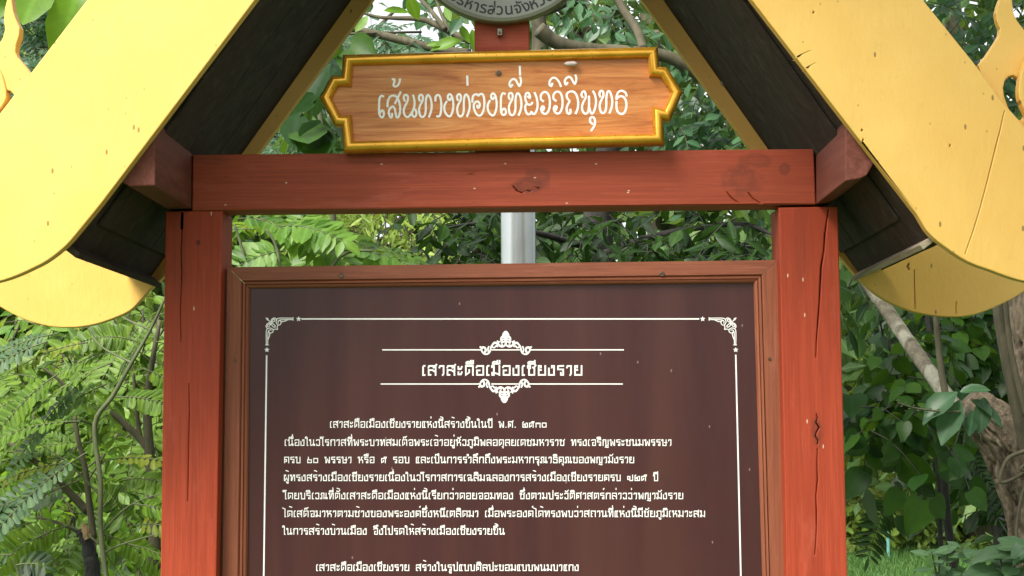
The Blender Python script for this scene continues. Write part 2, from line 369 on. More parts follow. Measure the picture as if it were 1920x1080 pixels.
# ------------------------------------------------------------------ sign shelter
YF, YP, YR = 3.045, 3.40, 3.76            # front bargeboards, posts and crossbeam, rear bargeboards
def down(a, b, Y, z=0.0):
    """continue the line through two pixels at depth Y down to height z"""
    p, q = P(*a, Y), P(*b, Y); t = (z - p[2]) / (q[2] - p[2]); return p + (q - p) * t
shelter = thing('sign_shelter', 'red timber sign shelter with steep gabled roof and yellow bargeboards', 'sign shelter', (0, YP, 0))

def post(tl, tr, bl, br, slots, front=0.045):
    Y = YP; loop = [tuple(q[[0, 2]]) for q in (P(*tl, Y), P(*tr, Y), down(tr, br, Y), down(tl, bl, Y))]
    holes = [[tuple(P(x, y, Y)[[0, 2]]) for x, y in s] for s in slots]
    mb = MB(); mb.add(*slab_mesh('post', [loop] + holes, Y, front, 0.0025))
    c = np.mean(np.array(loop), 0); inner = [tuple(c + (np.array(q) - c) * np.array((0.996, 0.9995))) for q in loop]
    mb.add(*slab_mesh('post', [inner], Y + front - 0.002, 0.12 - front, 0.0025))
    return mb.build('post', RED, shelter)

def crack(pts, w):
    """a jagged narrow loop along pts, wide in the middle"""
    n = len(pts); L = []; Rr = []
    for i, (x, y) in enumerate(pts):
        k = w * (0.25 + 0.75 * math.sin(math.pi * (i + 0.5) / n)) * (0.7 + 0.6 * random.random())
        L.append((x - k, y)); Rr.append((x + k, y))
    return L + Rr[::-1]
cr1 = crack([(1554, 392), (1551, 410), (1547, 440), (1545, 470), (1540, 500), (1538, 540), (1536, 575), (1534, 600), (1531, 640), (1530, 670)], 1.4)
cr2 = crack([(1531, 776), (1533, 784), (1530, 792), (1536, 802), (1531, 810), (1529, 818), (1534, 826), (1533, 833)], 1.2)
cr3 = crack([(1533, 842), (1532, 870), (1533, 900), (1530, 930), (1531, 960), (1531, 990), (1530, 1015), (1528, 1040)], .8)
cl1 = crack([(342, 398), (341, 430), (339, 470), (340, 520), (338, 580), (339, 640)], 0.5)
cl2 = crack([(354, 720), (355, 770), (354, 820), (353, 880), (352, 940)], 0.45)
post((310, 396), (417, 395), (301, 1080), (405.5, 1080), [cl1, cl2])
post((1460, 389), (1571, 387), (1475, 1080), (1589, 1080), [cr1, cr2, cr3])
knot = [crack([(962, 349), (970, 358), (980, 362), (988, 357), (995, 359), (1003, 353)], 1.5), crack([(1008, 352), (1013, 354), (1018, 352)], 2.0),
        crack([(892, 324), (895, 324.5), (898, 324)], 1.2), crack([(1364, 361), (1372, 371), (1383, 379)], 0.6), crack([(1404, 362), (1412, 372), (1424, 380)], 0.6)]
slab('crossbeam', [[(361, 290), (1526, 279), (1530, 383), (360, 395)]] + knot, YP - 0.002, 0.09, REDX, shelter, 0.003, 0.03)
# king post carrying the plaque and the emblem
slab('king_post', [[(890, 288), (889, -330), (991, -330), (994, 286)]], YP + 0.004, 0.075, REDX, shelter, 0.003)
# purlins run from the front bargeboards to the rear ones
for poly in ([(291, 227), (291, 348), (242, 349), (222, 338), (222, 318)], [(1585, 225), (1585, 339), (1611, 335), (1625, 329), (1642, 300), (1642, 298)]):
    mb = MB(); mb.prism([P(x, y, YF + 0.03) for x, y in poly], (0, YR - YF - 0.034, 0)); mb.build('purlin', REDY, shelter, bevel=0.003)

def pl(Y, pts): return [P(x, y, Y) for x, y in pts]
VPX, VPY, KR = 1010, 800, 1.235
def fr(x, y): return (VPX + (x - VPX) * KR, VPY + (y - VPY) * KR)     # rear-plane pixel -> front-plane pixel of the same line in depth
# roof slopes: underside line in the front plane, eave to ridge
ridge = P(940, -698, YF)
for side, eave_px in (('l', (112, 458)), ('r', (1752, 449))):
    e = P(*eave_px, YF); sgn = -1 if side == 'l' else 1
    d = ridge - e; nrm = np.array((-d[2], 0, d[0])); nrm = nrm / np.linalg.norm(nrm)
    if nrm[2] < 0: nrm = -nrm
    y0, y1 = YF + 0.031, YR - 0.002
    q = [np.array((e[0], y0, e[2])), np.array((ridge[0], y0, ridge[2]))]
    top = ridge + nrm * 0.03
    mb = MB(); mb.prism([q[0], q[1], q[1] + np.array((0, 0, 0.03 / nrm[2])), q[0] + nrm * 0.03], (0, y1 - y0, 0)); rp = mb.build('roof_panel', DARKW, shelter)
    # ceiling boards, one step below the panel, leaving a recessed strip behind the front bargeboard
    mb = MB(); a, b = q[0] + d * 0.045 - nrm * 0.007, q[0] + d * 0.90 - nrm * 0.007
    for (s0, s1) in ((0.085, 0.30), (0.303, 0.51), (0.513, 0.705)):
        off = np.array((0, s0, 0)); mb.prism([a + off, b + off, b + off + nrm * 0.006, a + off + nrm * 0.006], (0, s1 - s0, 0))
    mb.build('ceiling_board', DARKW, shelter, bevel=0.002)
    # shingle rows
    mb = MB(); L = np.linalg.norm(d); u = d / L; rows = 16
    for k in range(rows):
        t0, t1 = L * k / rows - 0.02, min(L * (k + 1) / rows + 0.035, L)
        for j in range(8):
            yy = y0 + (y1 - y0) * j / 8; a = q[0] + u * t0 + nrm * (0.047 + random.random() * .002); b = q[0] + u * t1 + nrm * 0.032
            a = np.array((a[0], yy, a[2])); b = np.array((b[0], yy, b[2]))
            mb.prism([a, b, b + nrm * 0.008, a + nrm * 0.008], (0, (y1 - y0) / 8 - 0.004, 0))
    o = mb.build('shingles', SHING, rp)
# eave battens: closing strip from front to rear at the foot of each slope
for (f0, f1, m_) in (((116, 449), (133, 462), DARKW), ((1754, 436), (1741, 446), PALEW)):  # light put into the colour: lit right batten pale, left one dark
    a0, a1 = P(*f0, YF + 0.03), P(*f1, YF + 0.03); inn = np.array((a1[0] - a0[0], 0, a1[2] - a0[2]))
    perp = np.array((-inn[2], 0, inn[0])); perp = perp / np.linalg.norm(perp) * 0.012
    if perp[2] > 0: perp = -perp
    ext = inn / np.linalg.norm(inn) * 0.022
    mb = MB(); mb.prism([a0 - ext, a1 + ext, a1 + ext + perp, a0 - ext + perp], (0, YR - YF - 0.033, 0)); mb.build('eave_batten', m_, shelter, bevel=0.0015)

fl = [(934, -614), (478, 0), (190, 381), (160, 418), (124, 460), (89, 488), (59, 504), (30, 517), (0, 527), (-40, 535), (-80, 537), (-130, 530), (-180, 508), (-218, 470), (-238, 420), (-244, 350),
      (-228, 250), (-185, 155), (-130, 105), (-70, 88), (-25, 103), (0, 132), (9, 158), (12, 178), (8, 192), (-6, 214), (-20, 238), (4, 207), (18, 189), (57, 138), (163, 0), (934, -1006)]
frr = [(934, -614), (1410, 0), (1720, 403), (1737, 431), (1752, 447), (1771, 462), (1803, 484), (1830, 497), (1856, 506), (1888, 518), (1920, 527), (1970, 535), (2010, 533), (2060, 515), (2105, 480), (2132, 435), (2150, 350),
       (2138, 250), (2108, 150), (2060, 92), (2000, 72), (1955, 82), (1928, 106), (1914, 141), (1911, 178), (1922, 208), (1935, 232), (1950, 262), (1920, 236), (1898, 211), (1883, 196), (1827, 119), (1731, 0), (934, -1006)]
def smooth_tail(poly, i0, i1):
    return poly[:i0] + [tuple(q) for q in spline(poly[i0:i1], 4)] + poly[i1:]
slab('bargeboard', [smooth_tail(fl, 2, 27)], YF, 0.026, YELLOW, shelter, 0.002)
seam = crack([(1884, 208), (1880, 222), (1876, 242), (1868, 272), (1860, 305), (1850, 345), (1838, 390), (1824, 436), (1810, 476)], .55)
nicks = [crack([(1497 + i * 6, 106 + i * 12), (1506 + i * 7, 101 + i * 11), (1517 + i * 8, 96 + i * 10)], .22) for i in (0, 2)] + [crack([(x, y - 2), (x + 1, y), (x, y + 2)], 1.3) for x, y in ((1616, 244), (1781, 273), (1525, 23), (1618, 262))]
slab('bargeboard', [smooth_tail(frr, 2, 28), seam] + nicks, YF, 0.026, YELLOW, shelter, 0.002)
rl = [(948, -350), (698, 0), (485, 287), (340, 483), (305, 521), (278, 546), (249, 578), (222, 593), (178, 608), (133, 614), (89, 611), (44, 598), (0, 575), (-40, 545), (-65, 500), (-72, 440), (-55, 380), (0, 350), (150, 372), (235, 261), (948, -668)]
rr = [(948, -350), (1203, 0), (1405, 278), (1540, 440), (1573, 480), (1620, 532), (1661, 563), (1715, 585), (1778, 594), (1825, 590), (1872, 573), (1920, 546), (1957, 508), (1975, 450), (1960, 390), (1900, 350), (1780, 366), (1690, 261), (948, -668)]
slab('bargeboard', [smooth_tail(rl, 3, 18)], YR, 0.024, YELLOW, shelter, 0.002)
seams = [crack([(1715, 506), (1714.5, 525), (1715.5, 545), (1716, 565), (1716, 580)], .9), crack([(1793, 566), (1792.5, 575), (1793, 588)], .9), crack([(1704, 494), (1702, 500), (1705, 507)], 2.6)]
slab('bargeboard', [smooth_tail(rr, 3, 17)] + seams, YR, 0.024, YELLOW, shelter, 0.002)
# flame-shaped fins at the feet of the front bargeboards
fin_r = [(1834, 122), (1850, 102), (1864, 81), (1873, 66), (1875, 54), (1869, 38), (1867, 24), (1871, 8), (1877, -8), (1885, -70), (1893, -140), (1897, -70), (1898, 0), (1900, 22), (1907, 38), (1920, 55), (1945, 84), (1975, 130), (1978, 200), (1950, 300), (1880, 260)]
hole_r = [(1901, 141), (1891, 143), (1884, 152), (1881, 165), (1883, 180), (1890, 200), (1903, 222), (1916, 226), (1926, 210), (1916, 180), (1915, 150)]
fin_l = [(57, 138), (45, 122), (33, 107), (29, 98), (30, 85), (36, 66), (37, 52), (30, 36), (25, 20), (22, 0), (15, -70), (8, -140), (4, -70), (15, -10), (9, 16), (7, 37), (9, 55), (5, 70), (0, 80), (-25, 110), (-50, 150), (-60, 220), (-40, 300), (0, 270)]
hole_l = [(9, 168), (20, 171), (28, 180), (24, 188), (16, 198), (4, 214), (-6, 222), (-10, 212), (2, 196), (6, 180)]
slab('roof_fin', [fin_r, hole_r], YF + 0.028, 0.02, YELLOW, shelter, 0.002)
slab('roof_fin', [fin_l, hole_l], YF + 0.004, 0.026, YELLOW, shelter, 0.002)

# ------------------------------------------------------------------ strokes: ribbons of paint or print
def unit(v): return v / (np.linalg.norm(v) + 1e-12)
class Ink:
    """flat ribbons on the plane through o with axes u (right), v (up) and outward normal n"""
    def __init__(s, o, u, v, n): s.o, s.u, s.v, s.n = map(np.array, (o, u, v, n)); s.mb = MB(); s.k = 0
    def stroke(s, pts, hw, hw_end=None):
        pts = [np.array(p, float) for p in pts]
        q = [pts[0]]
        for p in pts[1:]:
            if np.linalg.norm(p - q[-1]) > 1e-7: q.append(p)
        pts = q; n = len(pts)
        if n < 2: return
        d0, d1 = unit(pts[1] - pts[0]), unit(pts[-1] - pts[-2])
        pts = [pts[0] - d0 * hw * 0.7] + pts[1:-1] + [pts[-1] + d1 * hw * 0.7]
        if n > 2: pass
        base = 0.00030 + (s.k % 9) * 0.00003; s.k += 1
        vs = []; fs = []
        for i, p in enumerate(pts):
            a = unit(p - pts[i - 1]) if i > 0 else unit(pts[1] - p)
            b = unit(pts[i + 1] - p) if i < n - 1 else a
            t = unit(a + b); nn = np.array((-t[1], t[0])); c = max(0.55, float(np.dot(a, t)))
            f = i / (n - 1); wv = hw if hw_end is None else hw + (hw_end - hw) * f
            hgt = base + 0.00018 * f
            for sg in (1, -1):
                q2 = p + nn * sg * wv / c
                vs.append(s.o + s.u * q2[0] + s.v * q2[1] + s.n * hgt)
        for i in range(n - 1): fs.append((2 * i, 2 * i + 1, 2 * i + 3, 2 * i + 2))
        s.mb.add(vs, fs)
    def poly(s, pts):
        base = 0.00030 + (s.k % 9) * 0.00003; s.k += 1
        s.mb.add([s.o + s.u * p[0] + s.v * p[1] + s.n * base for p in pts], [tuple(range(len(pts)))])

FRONT = np.array((0, -1.0, 0))
class PixInk(Ink):
    """strokes given in the photograph's pixels, laid on the upright plane at depth Y"""
    def __init__(s, Y): s.Y = Y; super().__init__((0, Y, 0), (1, 0, 0), (0, 0, 1), FRONT)
    def px(s, pts, hw, hw_end=None):
        k = s.Y / F_PX
        s.stroke([P(x, y, s.Y)[[0, 2]] for x, y in pts], hw * k, None if hw_end is None else hw_end * k)

# ------------------------------------------------------------------ carved name plaque
YQ = 3.368                                   # face of its wooden panel
plaque = thing('name_plaque', 'orange varnished wood plaque in stepped gold frame with white carved lettering', 'sign', P(940, 285, YQ))
out_px = [(643.5, 104), (1233, 89), (1235.5, 126), (1250, 127), (1280, 174), (1256, 229), (1243, 226), (1245, 271), (645, 286), (641, 237), (628, 237), (600, 185), (623, 143), (641, 143)]
def offset_poly(poly, d):
    n = len(poly); out = []
    for i in range(n):
        p0, p1, p2 = (np.array(poly[j % n], float) for j in (i - 1, i, i + 1))
        a, b = unit(p1 - p0), unit(p2 - p1); na, nb = np.array((-a[1], a[0])), np.array((-b[1], b[0]))
        t = unit(na + nb); out.append(p1 + t * d / max(0.35, float(np.dot(t, na))))
    return out
mb = MB(); prof = [(0, -0.022), (0, 0.004)] + [(10.0 - 10.0 * math.cos(a), 0.004 + 0.015 * math.sin(a)) for a in [math.pi * k / 10 for k in range(1, 10)]] + [(20, 0.004), (20, -0.003)]
rings = [[P(x, y, YQ) + FRONT * hh for x, y in offset_poly(out_px, dd)] for dd, hh in prof]
n = len(out_px)
for i in range(n):
    for k in range(len(prof) - 1):
        mb.add([rings[k][i], rings[k][(i + 1) % n], rings[k + 1][(i + 1) % n], rings[k + 1][i]], [(0, 1, 2, 3)])
fr_o = mb.build('frame', GOLD, plaque)
import bmesh
bm = bmesh.new(); bm.from_mesh(fr_o.data); bmesh.ops.remove_doubles(bm, verts=bm.verts[:], dist=1e-6); bmesh.ops.recalc_face_normals(bm, faces=bm.faces[:])
bm.to_mesh(fr_o.data); bm.free()
for p in fr_o.data.polygons: p.use_smooth = True
es = fr_o.modifiers.new('edge', 'EDGE_SPLIT'); es.split_angle = RAD(32)
slab('panel', [[tuple(q) for q in offset_poly(out_px, 14)]], YQ, 0.02, PLAQUE, plaque, 0.0)
ink = PixInk(YQ)
def A(pts, dx=0, dy=0): return [(690 + (x + dx) / 7.385, 120 + (y + dy) / 7.385) for x, y in pts]
def B(pts, dx=0, dy=0): return [(930 + (x + dx) / 7.385, 120 + (y + dy) / 7.385) for x, y in pts]
e1 = [(215, 450), (185, 440), (160, 480), (155, 560), (155, 680), (175, 730), (205, 735), (220, 700), (215, 655), (190, 645), (165, 680)]
so1 = [(270, 590), (275, 520), (300, 460), (345, 438), (395, 455), (430, 520), (445, 600), (440, 680), (420, 735), (395, 735), (385, 690), (370, 620), (345, 590), (310, 610), (290, 650), (295, 710), (318, 742), (335, 720), (332, 690)]
nu = [(510, 510), (495, 475), (505, 435), (535, 430), (555, 460), (545, 520), (510, 590), (495, 650), (510, 710), (550, 735), (590, 700), (625, 640), (645, 560), (640, 490), (625, 435)]
tho = [(718, 510), (705, 475), (715, 435), (742, 428), (760, 455), (755, 510), (720, 580), (708, 640), (722, 710), (752, 735), (785, 710), (800, 640), (800, 540), (810, 460), (832, 430), (860, 460), (880, 540), (880, 620), (862, 690), (845, 732)]
ngo = [(1088, 520), (1062, 570), (1058, 630), (1080, 690), (1120, 725), (1150, 710), (1175, 640), (1182, 560), (1170, 470), (1145, 425), (1118, 425), (1105, 455), (1112, 490), (1135, 500), (1145, 475)]
o_ = [(1445, 525), (1450, 460), (1475, 425), (1515, 425), (1530, 438), (1550, 420), (1585, 418), (1605, 460), (1612, 540), (1600, 640), (1570, 700), (1540, 715), (1500, 690), (1468, 620), (1468, 560), (1500, 520), (1535, 530), (1550, 570), (1535, 605), (1515, 600), (1515, 575)]
ii = [(225, 290), (205, 315), (188, 290), (195, 245), (235, 210), (270, 220), (300, 270), (325, 305), (345, 260), (345, 215), (335, 185)]
wo = [(655, 515), (625, 490), (620, 440), (645, 400), (685, 388), (725, 420), (745, 500), (742, 600), (715, 670), (680, 692), (645, 675), (625, 630), (640, 590), (665, 600), (655, 640)]
letters = [A(e1), A(so1), A([(375, 545), (415, 465), (450, 390)]), A([(340, 212), (365, 215), (365, 250), (352, 290), (372, 312), (410, 300), (435, 255), (443, 210)]),
           A(nu), A([(605, 665), (620, 720), (650, 730), (672, 690), (660, 640), (630, 625)]), A(tho),
           A([(935, 510), (935, 460), (960, 430), (990, 440), (1010, 500), (1015, 600), (1005, 690), (985, 725), (955, 725)]), A(ngo), A(tho, 527, -8), A([(1375, 170), (1376, 230), (1378, 290)]),
           A(o_), A(ngo, 600, -12),
           B([(125, 415), (95, 405), (72, 450), (68, 530), (68, 640), (85, 695), (115, 705), (138, 675), (130, 630), (105, 620), (80, 650)]), B(tho, -530, -25), B(ii), B([(330, 35), (331, 90), (333, 150)]),
           B([(440, 450), (468, 470), (465, 425), (440, 400), (415, 415), (405, 470), (425, 540), (460, 565), (490, 555), (502, 535)]),
           B([(425, 550), (405, 590), (412, 650), (440, 695), (475, 690), (490, 665), (510, 690), (540, 685), (570, 620), (575, 540), (560, 460), (535, 400)]),
           B(wo), B(wo, 175, -5), B([(780, 270), (765, 305), (742, 285), (745, 235), (780, 195), (820, 195), (860, 230), (885, 275), (897, 310)]),
           B([(1030, 630), (1030, 675), (1010, 690), (985, 670), (978, 610), (1000, 550), (1018, 515), (985, 470), (980, 420), (1005, 390), (1050, 380), (1095, 400), (1125, 460), (1138, 540), (1130, 620), (1105, 685)]),
           B(ii, 765, -30),
           B([(1200, 460), (1183, 430), (1195, 390), (1220, 380), (1240, 410), (1240, 470), (1205, 540), (1190, 610), (1210, 670), (1245, 690), (1275, 660), (1288, 580), (1288, 450)]),
           B([(1291, 600), (1303, 650), (1325, 685), (1350, 670), (1375, 600), (1385, 510), (1370, 430), (1345, 380)]),
           B([(1335, 830), (1305, 800), (1305, 755), (1330, 735), (1360, 750), (1372, 800), (1360, 860), (1320, 920)]), B(tho, 727, -55),
           B([(1808, 440), (1790, 395), (1740, 370), (1695, 390), (1672, 440), (1668, 485), (1700, 455), (1745, 448), (1785, 480), (1805, 540), (1800, 620), (1770, 680), (1725, 690), (1685, 660), (1668, 600), (1668, 525)])]
for l in letters: ink.px(spline(l, 4), 2.05)
ink.mb.build('lettering', CREAM, plaque)

def screw_at(px, py, Y, r, parent, name='screw', mat_=None):
    mb = MB(); c = P(px, py, Y); seg = 12; vs = []; fs = []
    for rr_, hh in ((1.0, 0.0), (1.0, 0.0012), (0.8, 0.0022), (0.28, 0.0022), (0.2, 0.0006), (0.0, 0.0005)):
        vs += [c + np.array((math.cos(2 * math.pi * k / seg) * r * rr_, 0, math.sin(2 * math.pi * k / seg) * r * rr_)) + FRONT * hh for k in range(seg)]
    for a in range(5): fs += [(a * seg + k, a * seg + (k + 1) % seg, (a + 1) * seg + (k + 1) % seg, (a + 1) * seg + k) for k in range(seg)]
    mb.add(vs, fs); return mb.build(name, mat_ or SCREW, parent)
screw_at(934.5, 137, YQ, 0.0072, plaque, 'screw', CUTW); screw_at(934.8, 137.3, YQ - 0.0022, 0.0048, plaque)

# ------------------------------------------------------------------ round emblem
YE = 3.372
emblem = thing('round_emblem', 'round grey emblem with black lettering curving along its lower edge', 'emblem', P(941, 50, YE))
ec = np.array((941.0, -138.0)); ER = 187.5
kk = YE / F_PX
def disc(name, prof, m, Y, parent, seg=96):
    c = P(*ec, Y); mb = MB(); vs = []; fs = []
    for r_, hh in prof:
        vs += [c + np.array((math.cos(2 * math.pi * k / seg) * r_ * kk, 0, math.sin(2 * math.pi * k / seg) * r_ * kk)) + FRONT * hh for k in range(seg)]
    for a in range(len(prof) - 1): fs += [(a * seg + k, a * seg + (k + 1) % seg, (a + 1) * seg + (k + 1) % seg, (a + 1) * seg + k) for k in range(seg)]
    mb.add(vs, fs); o = mb.build(name, m, parent); return o
disc('rim', [(ER - 12, -0.026), (ER, -0.024), (ER, -0.004), (ER - 2.5, 0.0), (ER - 8, 0.0012), (ER - 9, 0.0)], GREYR, YE, emblem)
disc('face', [(ER - 8.5, 0.0), (ER - 9.0, 0.0004), (143, 0.0004)], GREYD, YE, emblem)
disc('inner_disc', [(143, 0.0004), (142.5, 0.0012), (0.01, 0.0012)], plain('cream_enamel', (0.40, 0.40, 0.30), 0.4, 0, 0.08), YE, emblem)
# lettering from the built-in font, each sign bent along the lower arc
def glyph(ch):
    cu = bpy.data.curves.new('g', 'FONT'); cu.body = ch; cu.offset = 0.016; cu.resolution_u = 4
    o = bpy.data.objects.new('g', cu); COL.objects.link(o); dg = bpy.context.evaluated_depsgraph_get(); dg.update()
    me = bpy.data.meshes.new_from_object(o.evaluated_get(dg))
    vs = [(v.co.x, v.co.y) for v in me.vertices]; fs = [tuple(p.vertices) for p in me.polygons]
    bpy.data.objects.remove(o); bpy.data.meshes.remove(me); bpy.data.curves.remove(cu); return vs, fs
ADV = {'ร': .49, 'ห': .61, 'า': .41, 'ส': .58, 'ว': .51, 'น': .62, 'จ': .54, 'ง': .47, 'ด': .62, 'บ': .62}
txt = 'บริหารส่วนจังหวัด'
cols = []; x = 0.0
for ch in txt:
    if ch in ADV: cols.append((ch, x)); x += ADV[ch]
    else: cols.append((ch, x))
mb = MB(); fs_px = 30.0; RB = 157.0                    # letter size and baseline radius in pixels at the disc's depth
c = P(*ec, YE)
centre = 3.6                                       # advance that sits at the lowest point of the disc (letter between two words)
for li, (ch, x0) in enumerate(cols):
    vs, fs = glyph(ch); out = []
    for gx, gy in vs:
        ang = (x0 + gx - centre) * fs_px / (RB + 8); rad = RB + 16.0 - gy * fs_px
        out.append(c + np.array((math.sin(ang) * rad * kk, 0, -math.cos(ang) * rad * kk)) + FRONT * (0.0012 + (li % 2) * 0.0001))
    mb.add(out, fs)
mb.build('lettering', BLACKP, emblem)
mb = MB(); a = P(937, 62, YE); mb.prism([P(932.5, 53, YE + 0.016), P(941.5, 53, YE + 0.016), P(941.5, 66, YE + 0.016), P(932.5, 66, YE + 0.016)], (0, 0.012, 0))
tab = mb.build('bracket', GREYR, emblem, bevel=0.001); screw_at(937, 61, YE + 0.0158, 0.0028, tab)

# ------------------------------------------------------------------ framed information board
YI, YB = 3.438, 3.452                        # frame face, printed panel
board = thing('information_board', 'framed maroon information board with white printed text', 'information board', P(942, 1560, YB))
oc = [(427, 501), (1457, 487.5), (1485, 1560), (410, 1560)]
ic = [(467, 540), (1414, 530), (1443, 1500), (458, 1500)]
prof = [(0.0, 0.030), (0.0, 0.0), (0.62, 0.0), (0.66, 0.003), (0.69, 0.006), (0.72, 0.001), (0.80, 0.002), (0.835, 0.006), (0.86, 0.0025), (0.94, 0.005), (1.0, 0.010), (1.0, 0.0165)]
rings = [[P(o_[0] + (i_[0] - o_[0]) * s_, o_[1] + (i_[1] - o_[1]) * s_, YI) + np.array((0, dy, 0)) for o_, i_ in zip(oc, ic)] for s_, dy in prof]
for i in range(4):
    mb = MB(); j = (i + 1) % 4
    g_ = (rings[0][j] - rings[0][i]); g_ = g_ / np.linalg.norm(g_) * 0.0004
    for k in range(len(prof) - 1):
        mb.add([rings[k][i] + g_, rings[k][j] - g_, rings[k + 1][j] - g_, rings[k + 1][i] + g_], [(0, 1, 2, 3)])
    rail = mb.build('frame_rail', BROWNX if i % 2 == 0 else BROWNZ, board)
    if i == 0: screw_at(640, 517, YI, 0.0058, rail); screw_at(1241, 514, YI, 0.0058, rail)
    if i == 1: screw_at(1443, 673, YI, 0.0035, rail)
    if i == 3: screw_at(441, 676, YI, 0.0030, rail)
mb = MB(); mb.prism([P(x, y, YB) for x, y in ((460, 533), (1420, 523), (1450, 1507), (452, 1507))], (0, 0.006, 0)); mb.build('panel', PANEL, board)
k = PixInk(YB)
k.px([(566, 598), (1310, 598)], 1.35); k.px([(500, 667), (494.5, 1080), (488, 1498)], 1.4); k.px([(1379.5, 666), (1389, 1080), (1399, 1498)], 1.4)
k.mb.build('border_line', WHITE, board)
for x, y in ((560, 598), (1317.5, 598), (500.5, 656), (1379.5, 656)):
    k = PixInk(YB); k.poly([P(x + r_ * math.sin(a_), y - r_ * math.cos(a_), YB)[[0, 2]] for a_, r_ in ((math.pi * i / 5, 5.2 if i % 2 == 0 else 2.4) for i in range(10))])
    k.mb.build('border_star', WHITE, board)
corner = [[(170, 145), (190, 165), (240, 212)], [(185, 150), (205, 165), (195, 180), (180, 160)], [(345, 190), (340, 220), (370, 265), (410, 255), (425, 220), (405, 190), (375, 200), (375, 235)], [(345, 185), (390, 150), (610, 150)], [(390, 190), (420, 178), (610, 172)],
          [(625, 138), (625, 185)], [(420, 205), (470, 205), (540, 175)], [(250, 215), (265, 170), (310, 145), (345, 165), (345, 185)], [(265, 215), (290, 170), (315, 170), (310, 200), (265, 225)], [(370, 265), (358, 300), (365, 335)]]
corner += [[(170 + (y - 145), 145 + (x - 170)) for x, y in s_] for s_ in corner[2:]] + [[(250, 240), (290, 245), (325, 280), (320, 300), (285, 290), (250, 240)]]
for mir in (0, 1):
    k = PixInk(YB)
    for s_ in corner:
        pts = [(480 + x / 9, 580 + y / 9) for x, y in s_]
        if mir: pts = [(1879 - x, y) for x, y in pts]
        k.px(spline(pts, 4) if len(pts) > 2 else pts, 0.85)
    k.mb.build('corner_ornament', WHITE, board)
half = [([(300, 600), (330, 620), (340, 700), (400, 780), (470, 800), (540, 770), (580, 700), (600, 600), (660, 520), (720, 490), (800, 545), (880, 590), (950, 580), (1000, 520), (1004, 350)], 1.5), ([(430, 740), (455, 690), (430, 625), (370, 610), (340, 650)], 1.9),
        ([(530, 740), (515, 650), (540, 590)], 1.3), ([(640, 600), (690, 620), (740, 570), (780, 590)], 1.3), ([(780, 430), (770, 500)], 1.2), ([(830, 450), (800, 500), (850, 560), (920, 540)], 1.3), ([(640, 540), (690, 480), (740, 480)], 1.6),
        ([(985, 460), (970, 395), (930, 385), (905, 430), (930, 470), (955, 450)], 1.2), ([(900, 490), (882, 400), (890, 340), (940, 315), (1002, 360)], 1.7), ([(930, 270), (955, 220), (1000, 180), (1004, 300), (940, 275)], 1.6), ([(960, 250), (1000, 240)], 1.9)]
for low in (0, 1):
    k = PixInk(YB)
    for s_, wd in half:
        for mir in (0, 1):
            pts = [(880 + ((2016 - x) if mir else x) / 14.77, 610 + y / 14.77) for x, y in s_]
            if low: pts = [(x - 2.5, 1376 - y) for x, y in pts]
            k.px(spline(pts, 4), wd)
    y0 = 720 if low else 656
    for a, b in ((714.5 if low else 717.5, 901 if low else 903), (922, 974), (993 if low else 996, 1167 if low else 1169)): k.px([(a, y0), (b, y0)], 1.15)
    k.mb.build('heading_ornament', WHITE, board)

